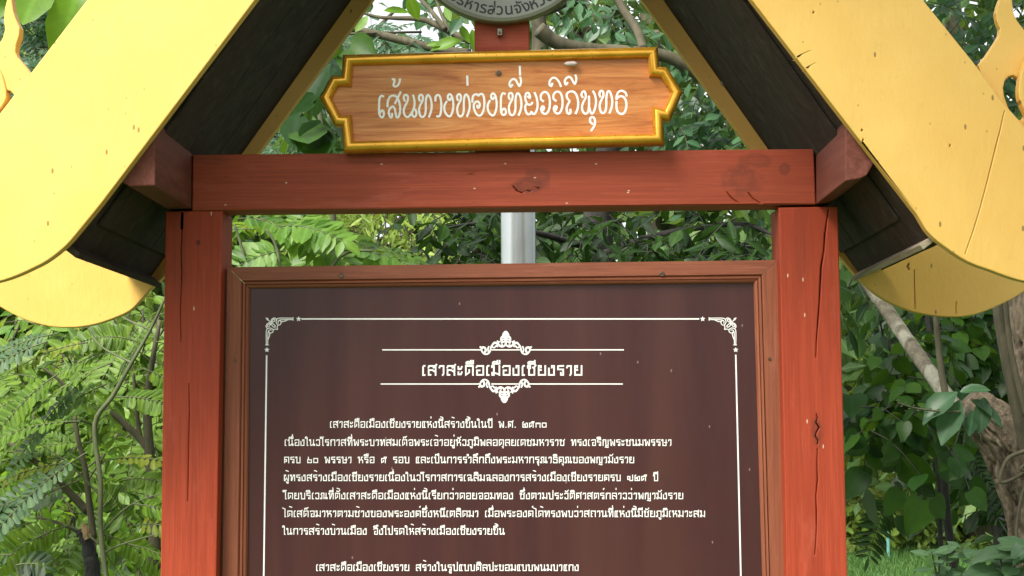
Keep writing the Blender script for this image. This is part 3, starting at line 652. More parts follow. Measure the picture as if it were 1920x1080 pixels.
# squarish Thai print, drawn as strokes on a grid (letters 6 units high)
E_ = [(1.5, 5.7), (0.9, 5.7), (0.4, 5.1), (0.4, 0.1), (1.5, 0.1)]
HEADL = [(0, 4.7), (0, 5.7), (1.1, 5.7)]
BO = [HEADL[0], HEADL[1], (1.1, 5.7), (1.1, 0.1), (4.3, 0.1), (4.3, 5.7)]
DOK = [(2.4, 3.3), (2.4, 1.7), (0.4, 0.2), (0.4, 5.6), (4.6, 5.6), (4.6, 0)]
KHOK = [[(0.4, 0), (0.4, 5.6), (4.6, 5.6), (4.6, 0)], [(0.6, 1.4), (2.4, 1.4), (2.4, 3.3), (0.6, 3.3)]]
LO = [[(0.2, 4.4), (0.6, 5.6), (4.5, 5.6), (4.5, 0)], [(1.7, 0.2), (0.4, 0.2), (0.4, 3.1), (2.6, 3.1), (4.4, 1.9)]]
G = {'เ': (2.0, [E_]), 'แ': (3.7, [E_, [(x + 1.8, y) for x, y in E_]]), 'ส': (5.2, LO + [[(3.2, 4.5), (5.1, 6.5)]]), 'ล': (5.0, LO),
     'า': (3.3, [[(0.2, 4.5), (0.6, 5.6), (2.7, 5.6), (2.7, 0.8), (2.1, 0)]]), 'ะ': (3.0, [[(0.3, 5.2), (0.3, 3.8), (1.8, 3.8), (2.4, 5.2)], [(0.3, 1.9), (0.3, 0.5), (1.8, 0.5), (2.4, 1.9)]]),
     'ด': (5.1, [DOK]), 'ค': (5.1, KHOK), 'ต': (5.1, [[(2.4, 3.3), (2.4, 1.7), (0.4, 0.2), (0.4, 5.6), (1.7, 5.6), (2.5, 4.8), (3.3, 5.6), (4.6, 5.6), (4.6, 0)]]), 'ศ': (5.3, KHOK + [[(4.0, 4.9), (5.3, 6.6)]]),
     'ถ': (5.0, [[(1.5, 0.2), (0.4, 0.2), (0.4, 2.5), (1.1, 3.2), (0.4, 3.9), (0.4, 5.6), (4.5, 5.6), (4.5, 0)]]), 'ก': (4.9, [[(0.5, 0), (0.5, 3.5), (1.1, 4.2), (0.2, 4.7), (0.7, 5.6), (4.4, 5.6), (4.4, 0)]]),
     'ภ': (5.2, [[(0, 1.1), (0, 0.2), (1.2, 0.2), (1.2, 3.4), (0.4, 4.3), (0.9, 5.6), (4.7, 5.6), (4.7, 0)]]), 'ง': (4.0, [[(0.3, 4.2), (0.3, 0.2), (3.4, 0.2), (3.4, 5.6), (2.1, 5.6), (2.1, 4.5)]]),
     'จ': (4.7, [[(0.2, 4.8), (0.7, 5.6), (4.2, 5.6), (4.2, 0.2), (1.3, 0.2), (1.3, 2.9), (2.6, 2.9)]]), 'ฉ': (5.4, [[(0.2, 4.8), (0.7, 5.6), (3.9, 5.6), (3.9, 0.2), (5.1, 0.2), (5.1, 1.4), (4.1, 1.4)], [(2.6, 1.0), (1.3, 0.2), (1.3, 2.9), (2.6, 2.9)]]),
     'ข': (4.6, [[(0.2, 4.4), (0.2, 5.6), (1.6, 5.6), (1.6, 4.3), (0.9, 3.6), (0.9, 0.2), (4.1, 0.2), (4.1, 5.7)]]), 'ช': (4.9, [[(0.2, 4.4), (0.2, 5.6), (1.6, 5.6), (1.6, 4.3), (0.9, 3.6), (0.9, 0.2), (4.1, 0.2), (4.1, 4.2), (3.2, 4.7)], [(3.9, 4.6), (4.9, 6.1)]]),
     'ซ': (4.9, [[(0.2, 4.3), (0.2, 5.6), (0.9, 5.0), (1.7, 5.6), (1.7, 4.3), (0.9, 3.6), (0.9, 0.2), (4.1, 0.2), (4.1, 4.2), (3.2, 4.7)], [(3.9, 4.6), (4.9, 6.1)]]),
     'บ': (4.8, [BO]), 'ป': (4.8, [BO[:-1] + [(4.3, 8.2)]]), 'ษ': (5.2, [BO, [(2.6, 3.0), (5.3, 3.0)]]), 'ผ': (5.1, [[(1.7, 4.4), (1.7, 5.6), (0.4, 5.6), (0.4, 0.2), (1.1, 0.2), (2.5, 2.8), (3.9, 0.2), (4.6, 0.2), (4.6, 5.7)]]),
     'พ': (5.2, [[(0, 4.7), (0, 5.6), (1, 5.6), (1, 0.2), (1.6, 0.2), (2.8, 4.0), (4, 0.2), (4.7, 0.2), (4.7, 5.7)]]), 'ท': (5.0, [[(0, 4.7), (0, 5.6), (1.1, 5.6), (1.1, 0.2), (1.6, 0.2), (3.3, 5.6), (4.5, 5.6), (4.5, 0)]]),
     'ห': (5.0, [HEADL + [(1.1, 0)], [(1.3, 2.4), (3.2, 3.3), (3.2, 5.6), (4.5, 5.6)], [(3.3, 3.2), (4.5, 2.5), (4.5, 0)]]), 'น': (5.4, [HEADL + [(1.1, 0.2), (2.2, 0.2), (3.9, 1.6)], [(4.1, 5.7), (4.1, 0.2), (5.2, 0.2), (5.2, 1.4), (4.3, 1.4)]]),
     'ม': (4.9, [HEADL + [(1.1, 0.2), (0.1, 0.2), (0.1, 1.5), (1.3, 1.5), (4.2, 0.5)], [(4.4, 5.7), (4.4, 0)]]), 'ธ': (4.6, [[(4.1, 4.8), (3.7, 5.6), (0.5, 5.6), (0.5, 3.5), (4.1, 3.5), (4.1, 0.2), (0.4, 0.2), (0.4, 1.7)]]),
     'ร': (4.1, [[(3.7, 5.7), (0.4, 5.5), (0.4, 3.5), (3.5, 3.5), (3.5, 0.2), (2.1, 0.2), (2.1, 1.6)]]), 'ย': (4.8, [[(1.7, 4.5), (1.7, 5.6), (0.4, 5.6), (0.4, 3.3), (1.9, 3.1)], [(0.4, 2.6), (0.4, 0.2), (4.3, 0.2), (4.3, 5.7)]]),
     'ว': (4.1, [[(0.2, 4.7), (0.6, 5.6), (3.5, 5.6), (3.5, 0.2), (0.6, 0.2), (0.6, 1.6)]]), 'อ': (4.8, [[(0.2, 4.7), (0.7, 5.6), (4.3, 5.6), (4.3, 0.2), (0.6, 0.2), (0.6, 2.9), (2.3, 2.9)]]),
     'ญ': (6.2, [[(0.5, 0), (0.5, 3.5), (1.1, 4.2), (0.2, 4.7), (0.7, 5.6), (3.3, 5.6), (3.3, 0.2), (5.6, 0.2), (5.6, 5.7)], [(2.6, -1.5), (3.3, -0.9), (4.2, -1.7), (5.6, -1.7), (5.6, -0.8)]]),
     'ณ': (6.8, [[(0, 1.1), (0, 0.2), (1.2, 0.2), (1.2, 3.4), (0.4, 4.3), (0.8, 5.6), (3.3, 5.6), (3.3, 0.2), (5.1, 1.4)], [(5.4, 5.7), (5.4, 0.2), (6.5, 0.2), (6.5, 1.4), (5.6, 1.4)]]),
     'โ': (2.4, [[(2.2, 0.1), (1.3, 0.1), (1.3, 7.0), (-1.2, 7.0)], [(-1.2, 8.2), (2.2, 8.2)], [(-1.2, 8.2), (-1.2, 7.2)]]), 'ใ': (2.4, [[(2.2, 0.1), (1.3, 0.1), (1.3, 7.6), (0.6, 8.4), (-0.5, 8.2), (-0.5, 7.1), (0.4, 7.1)]]),
     'ไ': (2.4, [[(2.2, 0.1), (1.3, 0.1), (1.3, 7.6), (0.2, 8.0), (-1.2, 8.6)]]), 'ำ': (3.3, [[(0.2, 4.5), (0.6, 5.6), (2.7, 5.6), (2.7, 0.8), (2.1, 0)], [(-1.2, 7.0), (-1.2, 8.2), (-0.1, 8.2), (-0.1, 7.0), (-1.2, 7.0)]]),
     '๐': (5.0, [[(0.4, 0.4), (0.4, 4.3), (4.4, 4.3), (4.4, 0.4), (0.4, 0.4)]]), '๒': (5.4, [[(1.6, 2.2), (1.6, 3.2), (2.8, 3.2), (2.8, 0.3), (0.3, 0.3), (0.3, 5.0), (1.2, 5.6)], [(2.9, 0.3), (5.0, 0.3), (5.0, 4.2), (3.4, 4.2)]]),
     '๓': (5.2, [[(0.4, 0.2), (0.4, 4.2), (2.4, 4.2), (2.5, 3.2), (2.6, 4.2), (4.6, 4.2), (4.6, 0)]]), '๕': (5.6, [[(2.4, 2.6), (2.4, 1.2), (0.5, 0.3), (0.5, 4.3), (4.3, 4.3), (4.3, 0)], [(2.6, 4.4), (3.2, 5.6), (5.4, 5.6)], [(4.5, 4.2), (5.2, 4.8)]]),
     '๖': (5.0, [[(1.2, 5.7), (1.2, 3.4), (0.4, 3.2)], [(1.2, 4.2), (0.5, 2.4), (0.5, 0.3), (4.4, 0.3), (4.4, 3.0), (2.0, 3.0)]]), '๗': (6.2, [[(2.0, 1.4), (0.4, 1.4), (0.4, 4.2), (2.6, 4.2), (2.6, 0.2), (5.4, 0.2), (5.4, 5.7)]]),
     '.': (1.6, [[(0.5, 0.3), (1.0, 0.3)]]), ' ': (4.2, [])}
TOP = {'ิ': [[(-4.1, 6.9), (-4.1, 7.7), (-3.3, 8.2), (-0.9, 8.2), (-0.4, 6.9), (-4.1, 6.9)]], 'ี': [[(-4.1, 6.9), (-4.1, 7.7), (-3.3, 8.2), (-0.9, 8.0), (-0.6, 6.9), (-4.1, 6.9)], [(-0.3, 6.9), (-0.3, 8.9)]],
       'ึ': [[(-4.1, 6.9), (-4.1, 7.7), (-3.3, 8.2), (-1.3, 8.2), (-0.9, 6.9), (-4.1, 6.9)], [(-1.0, 8.9), (0.1, 8.9), (0.1, 7.9)]], 'ื': [[(-4.1, 6.9), (-4.1, 7.7), (-3.3, 8.2), (-1.6, 8.0), (-1.0, 6.9), (-4.1, 6.9)], [(-1.4, 7.2), (-1.4, 8.9)], [(-0.1, 6.9), (-0.1, 8.9)]],
       'ั': [[(-2.9, 8.0), (-2.9, 7.1), (-1.2, 7.1), (0.1, 8.6)]], '็': [[(-3.6, 6.9), (-3.6, 8.2), (-1.6, 8.2), (-1.6, 7.2)], [(-2.0, 8.2), (-0.2, 9.0)]]}
TONE = {'่': [[(-0.6, 0), (-0.6, 1.4)]], '้': [[(-2.8, 0.9), (-1.6, 0.7), (-0.3, 0.1)]], '์': [[(-0.6, 0), (-0.8, 0.8), (-0.1, 1.3)]]}
LOW = {'ุ': [[(-1.5, -1.0), (-0.5, -1.0), (-0.5, -2.4)]], 'ู': [[(-2.5, -1.0), (-1.7, -1.0), (-1.7, -2.2), (-0.4, -2.2), (-0.4, -0.9)]]}
def thai(text):
    x = 0.0; right = 0.0; hi = False; out = []
    for ch in text:
        if ch in G:
            wd, ss = G[ch]; out += [[(x + a, b) for a, b in s_] for s_ in ss]; x += wd + 1.35; right = x - 1.65; hi = ch == 'ป' and False
            hi = False
        elif ch in TOP: out += [[(right + a, b) for a, b in s_] for s_ in TOP[ch]]; hi = True
        elif ch in LOW: out += [[(right + a, b) for a, b in s_] for s_ in LOW[ch]]
        elif ch in TONE: out += [[(right + a, b + (9.4 if hi else 9.0)) for a, b in s_] for s_ in TONE[ch]]
    return out, x - 1.35
def line(name, text, x0, x1, base, hpx, hw):
    strokes, W_ = thai(text)
    k = PixInk(YB); sx = (x1 - x0) / W_; sy = hpx / 6.0
    for s_ in strokes: k.px([(x0 + a * sx, base - b * sy) for a, b in s_], hw)
    k.mb.build(name, WHITE, board)
line('heading', 'เสาสะดือเมืองเชียงราย', 792, 1092, 703.5, 18.5, 1.5)
for t_, x0, x1, b in (('เสาสะดือเมืองเชียงรายแห่งนี้สร้างขึ้นในปี พ.ศ. ๒๕๓๐', 619, 1025, 801.5), ('เนื่องในวโรกาสที่พระบาทสมเด็จพระเจ้าอยู่หัวภูมิพลอดุลยเดชมหาราช ทรงเจริญพระชนมพรรษา', 534, 1259, 835.5),
                      ('ครบ ๖๐ พรรษา หรือ ๕ รอบ และเป็นการรำลึกถึงพระมหากรุณาธิคุณของพญามังราย', 533, 1189, 868), ('ผู้ทรงสร้างเมืองเชียงรายเนื่องในวโรกาสการเฉลิมฉลองการสร้างเมืองเชียงรายครบ ๗๒๕ ปี', 532.5, 1234, 901.5),
                      ('โดยบริเวณที่ตั้งเสาสะดือเมืองแห่งนี้เรียกว่าดอยจอมทอง ซึ่งตามประวัติศาสตร์กล่าวว่าพญามังราย', 533, 1281, 935.5), ('ได้เสด็จมาหาตามช้างของพระองค์ซึ่งหนีเตลิดมา เมื่อพระองค์ได้ทรงพบว่าสถานที่แห่งนี้มีชัยภูมิเหมาะสม', 532, 1322, 969),
                      ('ในการสร้างบ้านเมือง จึงโปรดให้สร้างเมืองเชียงรายขึ้น', 531, 946, 1002), ('เสาสะดือเมืองเชียงราย สร้างในรูปแบบศิลปะขอมแบบพนมบาแกง', 593, 1085, 1070)):
    line('text_line', t_, x0, x1, b, 11.6, 0.8)

# ------------------------------------------------------------------ little things on the shelter
def blob(name, px, py, Y, rx, ry, rot, m, label, cat):
    mb = MB(); c = P(px, py, Y); vs = []; fs = []; k = Y / F_PX; nu_, nv = 12, 8
    for i in range(nv + 1):
        th = math.pi * i / nv
        for j in range(nu_):
            ph = 2 * math.pi * j / nu_; q = np.array((math.cos(th) * rx, math.sin(th) * math.cos(ph) * ry, math.sin(th) * math.sin(ph) * ry)) * k * (1 + 0.15 * math.sin(5 * ph + 3 * th))
            vs.append(c + np.array((q[0] * math.cos(rot) - q[2] * math.sin(rot), q[1], q[0] * math.sin(rot) + q[2] * math.cos(rot))))
    fs = [(i * nu_ + j, i * nu_ + (j + 1) % nu_, (i + 1) * nu_ + (j + 1) % nu_, (i + 1) * nu_ + j) for i in range(nv) for j in range(nu_)]
    mb.add(vs, fs); return tag(mb.build(name, m, None, True), label, cat)
blob('cocoon', 1071, 119.5, YQ - 0.012, 13, 4.5, 0.03, COTTON, 'small white silk cocoon stuck under the top edge of the gold frame', 'cocoon')
blob('mud_nest', 1358, 156, YR - 0.006, 8, 6, -0.6, MUD, 'small grey brown mud nest on the rear bargeboard right of the plaque', 'nest')

# steel pole behind the board
mb = MB(); c = P(972, 450, 4.65); r_ = 33 * 4.65 / F_PX
mb.tube([(c[0], c[1], 0.0), (c[0], c[1], 2.44)], r_, 32); o = mb.build('steel_pole', STEEL, None, True)
o.modifiers.new('edge', 'EDGE_SPLIT'); tag(o, 'round galvanised steel pole rising behind the information board', 'pole')

# ------------------------------------------------------------------ foliage
def leaf_template(kind):
    """ribs across a leaf of length 1 along +y, facing +z: (y, half width, extra y of the edge)"""
    T = {'ellip': [(0, .015, 0), (.12, .12, .02), (.35, .235, .03), (.6, .225, .03), (.83, .115, .02), (1, .008, 0)],
         'obov': [(0, .02, 0), (.15, .11, .01), (.5, .20, .0), (.8, .22, -.01), (.95, .14, -.02), (1, .02, 0)],
         'lance': [(0, .012, 0), (.15, .07, .02), (.4, .125, .03), (.7, .09, .03), (1, .006, 0)],
         'heart': [(.03, .02, -.02), (.06, .24, -.09), (.2, .40, -.05), (.42, .42, -.01), (.65, .30, .02), (.84, .13, .03), (1, .006, 0)],
         'big': [(0, .02, 0), (.1, .16, .03), (.3, .27, .06), (.6, .28, .08), (.85, .16, .05), (1, .01, 0)],
         'small': [(0, .03, 0), (.4, .25, .02), (1, .01, 0)],
         'blade': [(0, .03, 0), (.5, .02, 0), (1, .003, 0)]}[kind]
    fold, curl = {'heart': (.16, .18), 'big': (.22, .30), 'blade': (0.1, .5), 'lance': (.3, .3)}.get(kind, (.25, .16))
    vs = []; uv = []
    for y, hw, ey in T:
        z = -curl * y * y
        wav = 0.02 * math.sin(17 * y)
        vs += [(-hw, y + ey, z + fold * hw + wav), (0, y, z), (hw, y + ey, z + fold * hw - wav)]
        uv += [(-hw / .45, y), (0, y), (hw / .45, y)]
    fs = []
    for i in range(len(T) - 1):
        a = 3 * i; fs += [(a, a + 1, a + 4, a + 3), (a + 1, a + 2, a + 5, a + 4)]
    return np.array(vs), np.array(fs), np.array(uv)
TPL = {k: leaf_template(k) for k in ('ellip', 'obov', 'lance', 'heart', 'big', 'small', 'blade')}

class Leaves:
    """gathers leaves (position, direction, facing, length) and builds them as one mesh"""
    def __init__(s): s.d = {}
    def put(s, kind, p, d, up, size): s.d.setdefault(kind, []).append((p, d, up, size))
    def many(s, kind, p, d, up, size): s.d.setdefault(kind + '*', []).append((p, d, up, size))
    def build(s, name, m, parent):
        V = []; Fc = []; U = []; base = 0
        packs = []
        for k, L in s.d.items():
            if k.endswith('*'):
                for q in L: packs.append((k[:-1], *q))
            else: packs.append((k, np.array([q[0] for q in L]), np.array([q[1] for q in L]), np.array([q[2] for q in L]), np.array([q[3] for q in L])))
        for k, p, d, up, sz in packs:
            tv, tf, tu = TPL[k]
            y = d / (np.linalg.norm(d, axis=1, keepdims=True) + 1e-9)
            z = up - (up * y).sum(1, keepdims=True) * y; z = z / (np.linalg.norm(z, axis=1, keepdims=True) + 1e-9)
            x = np.cross(y, z); wv = rng.uniform(0.82, 1.15, (len(p), 1, 1)); cu = rng.uniform(-0.4, 1.8, (len(p), 1, 1))
            v = p[:, None, :] + sz[:, None, None] * (x[:, None, :] * tv[None, :, 0:1] * wv + y[:, None, :] * tv[None, :, 1:2] + z[:, None, :] * tv[None, :, 2:3] * cu)
            n = len(p); nv = len(tv)
            V.append(v.reshape(-1, 3)); Fc.append((tf[None] + (np.arange(n) * nv)[:, None, None]).reshape(-1, 4) + base)
            U.append(np.broadcast_to(tu[None], (n, nv, 2)).reshape(-1, 2)); base += n * nv
        V = np.concatenate(V); Fc = np.concatenate(Fc); U = np.concatenate(U)
        V = V - (wloc(parent) if parent is not None else 0)
        me = bpy.data.meshes.new(name); me.vertices.add(len(V)); me.vertices.foreach_set('co', V.ravel())
        me.loops.add(Fc.size); me.polygons.add(len(Fc)); me.loops.foreach_set('vertex_index', Fc.ravel().astype(np.int32))
        me.polygons.foreach_set('loop_start', np.arange(0, Fc.size, 4, dtype=np.int32))
        me.polygons.foreach_set('use_smooth', np.ones(len(Fc), bool))
        me.update(calc_edges=True); ul = me.uv_layers.new(name='UVMap'); ul.data.foreach_set('uv', U[Fc.ravel()].ravel())
        me.materials.append(m); me.validate()
        o = bpy.data.objects.new(name, me); COL.objects.link(o); o.parent = parent; return o

def rv(a=1.0): return rng.normal(0, a, 3)
UP = np.array((0, 0, 1.0)); CAMW = np.array((0, -1.0, 0))
def sprig(L, Bm, p, d, ln, n, kind, size, droop=0.5, r=0.0025, face=0.35, spread=0.9):
    """a twig with leaves set alternately along it"""
    d = unit(np.array(d, float)); pts = []
    for i in range(5):
        t = i / 4; pts.append(p + d * ln * t + np.array((0, 0, -droop * ln * t * t)))
    if Bm is not None and r > 0: Bm.tube(pts, [r, r * .9, r * .75, r * .6, r * .35], 4, cap=False)
    side = unit(np.cross(d, UP + rv(.2)))
    for i in range(n):
        t = 0.15 + 0.85 * i / max(1, n - 1); q = p + d * ln * t + np.array((0, 0, -droop * ln * t * t))
        tang = unit(d + np.array((0, 0, -2 * droop * t)))
        s_ = side if i % 2 else -side
        ld = unit(tang * (0.45 if i < n - 1 else 1.5) + s_ * spread + np.array((0, 0, -0.35)) + rv(.22))
        up = unit(UP * (1 - face) + CAMW * face + rv(.28))
        L.put(kind, q, ld, up, size * rng.uniform(.7, 1.15))

def frond(L, Bm, p, d, ln, n, kind, size, droop=0.45, r=0.0025, up0=None, lean=0.35):
    """a compound leaf: paired leaflets along a drooping midrib"""
    d = unit(np.array(d, float)); pts = [p + d * ln * t + np.array((0, 0, -droop * ln * t * t)) for t in np.linspace(0, 1, 7)]
    if Bm is not None and r > 0: Bm.tube(pts, list(np.linspace(r, r * .4, 7)), 4, cap=False)
    up = unit((UP * .75 + CAMW * .5 + rv(.25)) if up0 is None else up0)
    for i in range(n):
        t = 0.14 + 0.84 * i / (n - 1); q = p + d * ln * t + np.array((0, 0, -droop * ln * t * t)); tang = unit(d + np.array((0, 0, -2 * droop * t)))
        sd_ = unit(np.cross(tang, up)); u2 = np.cross(sd_, tang)
        k = size * (0.72 + 0.5 * math.sin(math.pi * min(1, t * .95)))
        for sg in (1, -1):
            ld = unit(sd_ * sg + tang * lean + rv(.07) - UP * .10); L.put(kind, q, ld, unit(u2 + rv(.13)), k * rng.uniform(.88, 1.08))
    L.put(kind, pts[-1], unit(d + np.array((0, 0, -2 * droop))), up, size * .9)

def pick(region):
    """a random pixel inside a rectangle or ellipse (x0, y0, x1, y1, 'e')"""
    while True:
        a, b = rng.random(2)
        if len(region) < 5 or (2 * a - 1) ** 2 + (2 * b - 1) ** 2 <= 1: return region[0] + a * (region[2] - region[0]), region[1] + b * (region[3] - region[1])
def rdir(flat=0.6): v = rv(); v[2] *= flat; return unit(v)

def fill_sprigs(L, Bm, regions, Y0, Y1, N, kind, size, nl=7, ln=0.25, droop=0.5, r=0.0022, face=0.35, flat=.6):
    ar = np.array([(g_[2] - g_[0]) * (g_[3] - g_[1]) for g_ in regions], float); ar /= ar.sum()
    for _ in range(N):
        x, y = pick(regions[rng.choice(len(regions), p=ar)]); sprig(L, Bm, P(x, y, rng.uniform(Y0, Y1)), rdir(flat), ln * rng.uniform(.7, 1.3), nl, kind, size, droop, r, face)

def fill_fronds(L, Bm, regions, Y0, Y1, N, kind, size, nl=11, ln=0.35, droop=0.4, r=0.002):
    ar = np.array([(g_[2] - g_[0]) * (g_[3] - g_[1]) for g_ in regions], float); ar /= ar.sum()
    for _ in range(N):
        x, y = pick(regions[rng.choice(len(regions), p=ar)]); frond(L, Bm, P(x, y, rng.uniform(Y0, Y1)), rdir(.5), ln * rng.uniform(.75, 1.25), nl, kind, size, droop, r)

def limb(Bm, px, rad_px, Y, n=10, rough=0.0, sub=5, Yend=None, ridge=0.0):
    """a branch along pixels at depth Y, radius in pixels"""
    p2 = spline([(x, y, r_) for (x, y), r_ in zip(px, rad_px)], sub); N_ = len(p2)
    ys = [Y + ((Yend - Y) * i / (N_ - 1) if Yend else 0) for i in range(N_)]
    Bm.tube([P(q[0], q[1], yy) for q, yy in zip(p2, ys)], [max(.3, q[2]) * yy / F_PX for q, yy in zip(p2, ys)], n, rough=rough, ridge=ridge)

def plant(name, label, cat, base, group=None): return thing(name, label, cat, (base[0], base[1], 0.0), group)
def stem_to_ground(Bm, px, rad_px, Y, n=8, wob=0.0):
    q = P(*px, Y); r_ = rad_px * Y / F_PX
    k = 6; Bm.tube([np.array((q[0] + wob * math.sin(2.1 * i), q[1] + wob * math.cos(1.7 * i) * (i > 0), q[2] * (1 - i / k) - 0.03 * (i == k))) if i else q for i in range(k + 1)], [r_ * (1 + .25 * i / k) for i in range(k + 1)], n)

# --- left: shrub with feather leaves in front of everything
sh = plant('feather_leaf_shrub', 'thin green stemmed shrub with feathery paired leaflets close behind the left post', 'shrub', P(200, 1080, 4.85))
Bm = MB(); L = Leaves(); LY = Leaves()
limb(Bm, [(206, 1130), (189, 1000), (188, 900), (178, 795), (212, 742), (247, 680), (282, 618), (316, 545)], [5, 5, 4.8, 4.5, 4.2, 3.7, 3, 2.4], 4.7)
stem_to_ground(Bm, (206, 1128), 6.5, 4.7)
for a, b, c_ in (((188, 930), (130, 870), (70, 830)), ((247, 680), (190, 650), (165, 615)), ((282, 618), (240, 600), (215, 585)), ((180, 800), (150, 790), (95, 800)), ((189, 1000), (240, 950), (300, 925)), ((188, 1020), (140, 990), (75, 975)), ((189, 1040), (230, 1020), (300, 1000))):
    limb(Bm, [a, b, c_], [2.2, 1.7, 1.0], 4.85, 6, Yend=4.85 + rng.uniform(-.3, .3))
for x, y, dx, dz, ln in ((232, 652, -1, -.1, .30), (210, 680, -1, -.35, .34), (255, 640, -.8, .3, .2), (300, 590, .6, .2, .25), (290, 640, .7, -.1, .26), (265, 690, .8, -.25, .28), (215, 745, .9, .1, .26), (170, 830, -1, .1, .33), (120, 860, -1, -.3, .38),
                         (150, 790, -1, .05, .34), (95, 800, -.9, -.25, .30), (70, 845, -1, -.35, .30), (250, 945, .9, -.05, .22), (300, 925, -.5, .4, .22), (230, 900, .8, .15, .26), (130, 985, -.8, -.2, .3), (190, 1000, .8, -.25, .3), (240, 1020, .9, -.2, .28), (60, 980, -.9, -.2, .25), (310, 640, .3, -.5, .28), (200, 720, -.9, -.3, .3), (60, 740, -1, -.3, .3), (20, 700, 1, -.1, .33), (110, 700, -.8, -.45, .3)):
    frond(L, Bm, P(x, y, 4.85 + rng.uniform(-.25, .35)), (dx, rng.uniform(-.5, .3), dz), ln, 17, 'obov', .046, .4)
fill_fronds(L, Bm, [(-60, 640, 310, 1090), (180, 560, 310, 760)], 5.0, 6.0, 12, 'obov', .046, 15, .32)
for x, y, dx, dz in ((165, 642, -1, -.12), (135, 868, -.9, -.02), (205, 862, .9, .15), (250, 985, .8, .1)):
    frond(LY, Bm, P(x, y, 4.9), (dx, -.1, dz), .22, 11, 'obov', .036, .25)
LB = Leaves()  # LB: fronds with grey-green leaflets
for x, y, dx, dz, ln in ((150, 900, -1, -.35, .42), (120, 880, -1, -.5, .40), (160, 850, -.9, -.55, .36), (90, 640, -1, -.3, .34), (110, 625, -1, -.12, .36), (170, 700, -.9, -.7, .30), (60, 930, -1, -.2, .3)):
    frond(LB, Bm, P(x, y, 4.7 + rng.uniform(-.1, .2)), (dx, rng.uniform(-.4, .1), dz), ln, 20, 'obov', .038, .35)
Bm.build('stem', STEMG, sh, True); L.build('foliage', L_OLIVE, sh); LB.build('grey_foliage', L_GREY, sh); LY.build('yellow_foliage', L_YEL, sh)

sh = plant('pod_bearing_shrub', 'grey brown multi stemmed shrub with leaning branches behind the feathery shrub', 'shrub', P(285, 1090, 5.25))
Bm = MB(); L = Leaves()
limb(Bm, [(292, 1100), (288, 970), (281, 860), (276, 770), (282, 700), (300, 600)], [12, 11, 10, 8, 6, 4], 5.25); stem_to_ground(Bm, (292, 1098), 9, 5.25)
limb(Bm, [(284, 850), (262, 822), (228, 790), (195, 765)], [8, 7, 6, 5], 5.25); limb(Bm, [(265, 825), (258, 790), (254, 740), (250, 700)], [4.5, 4, 3.5, 3], 5.25)
limb(Bm, [(176, 1010), (167, 940), (160, 880), (148, 830), (140, 780)], [6.5, 6, 5.2, 4.5, 3.5], 5.1); stem_to_ground(Bm, (176, 1008), 5, 5.1)
limb(Bm, [(165, 960), (112, 905), (75, 872), (30, 840), (-20, 800)], [8, 7.2, 6.2, 5.2, 4.2], 5.15); limb(Bm, [(78, 874), (45, 852), (10, 846)], [3.5, 3, 2.2], 5.15)
limb(Bm, [(150, 1000), (110, 980), (70, 970)], [3, 2.5, 2], 5.0); limb(Bm, [(140, 745), (110, 712), (80, 690)], [3.5, 3, 2.5], 5.0)
fill_sprigs(L, Bm, [(-80, 600, 320, 860)], 5.6, 7.4, 46, 'ellip', .10, 6, .3, .6); fill_sprigs(L, Bm, [(-80, 850, 320, 1090)], 6.2, 7.4, 24, 'ellip', .095, 6, .28, .6)
fill_fronds(L, Bm, [(-60, 620, 320, 1080)], 6.0, 7.2, 14, 'obov', .055, 12, .3)
pods = []
for x, y in ((147, 608), (12, 930), (95, 885), (105, 880), (20, 960)):
    pts = [P(x + 2 * math.sin(t * 3), y + 38 * t, 5.4) for t in np.linspace(0, 1, 5)]; pods.append(pts)
Bm.build('stem', BARKG, sh, True)
for pts in pods: pb = MB(); pb.tube(pts, [.002, .0045, .005, .0045, .0015], 6); pb.build('seed_pod', L_YEL, sh, True); L.build('foliage', L_MID, sh)

sh = plant('lime_shrub', 'lime green shrub with thin twigs catching light behind the stump', 'shrub', P(120, 1090, 7.7)); Bm = MB(); L = Leaves()
for k in range(6): limb(Bm, [(120, 1095), (110 + rng.uniform(-60, 60), 950), (rng.uniform(-20, 290), rng.uniform(760, 860))], [3, 2.4, 1.4], 7.7, 6)
stem_to_ground(Bm, (120, 1093), 4, 7.7)
fill_sprigs(L, Bm, [(-20, 780, 120, 900), (120, 820, 300, 960), (-20, 900, 140, 1000), (150, 940, 300, 1060)], 7.4, 8.0, 60, 'ellip', .07, 8, .26, .5, .002)
Bm.build('stem', BARKG, sh, True); L.build('foliage', L_LIME, sh)

# charred stump
st = MB(); limb(st, [(176, 1120), (172, 1060), (163, 1015), (152, 992)], [17, 14, 12, 11], 4.95, 14, .14, 6)
c = P(152, 992, 5.6); stp = tag(None or st.build('charred_stump', CHAR, None), 'short leaning charred black stump among the shrubs at lower left', 'stump')
st = MB(); limb(st, [(166, 1010), (160, 994), (156, 982)], [7, 6.5, 4.5], 4.92, 10, .15, 4); st.build('split_wood', CUTW, stp)
st = MB(); stem_to_ground(st, (176, 1118), 17, 4.95, 12); st.build('base', CHAR, stp)

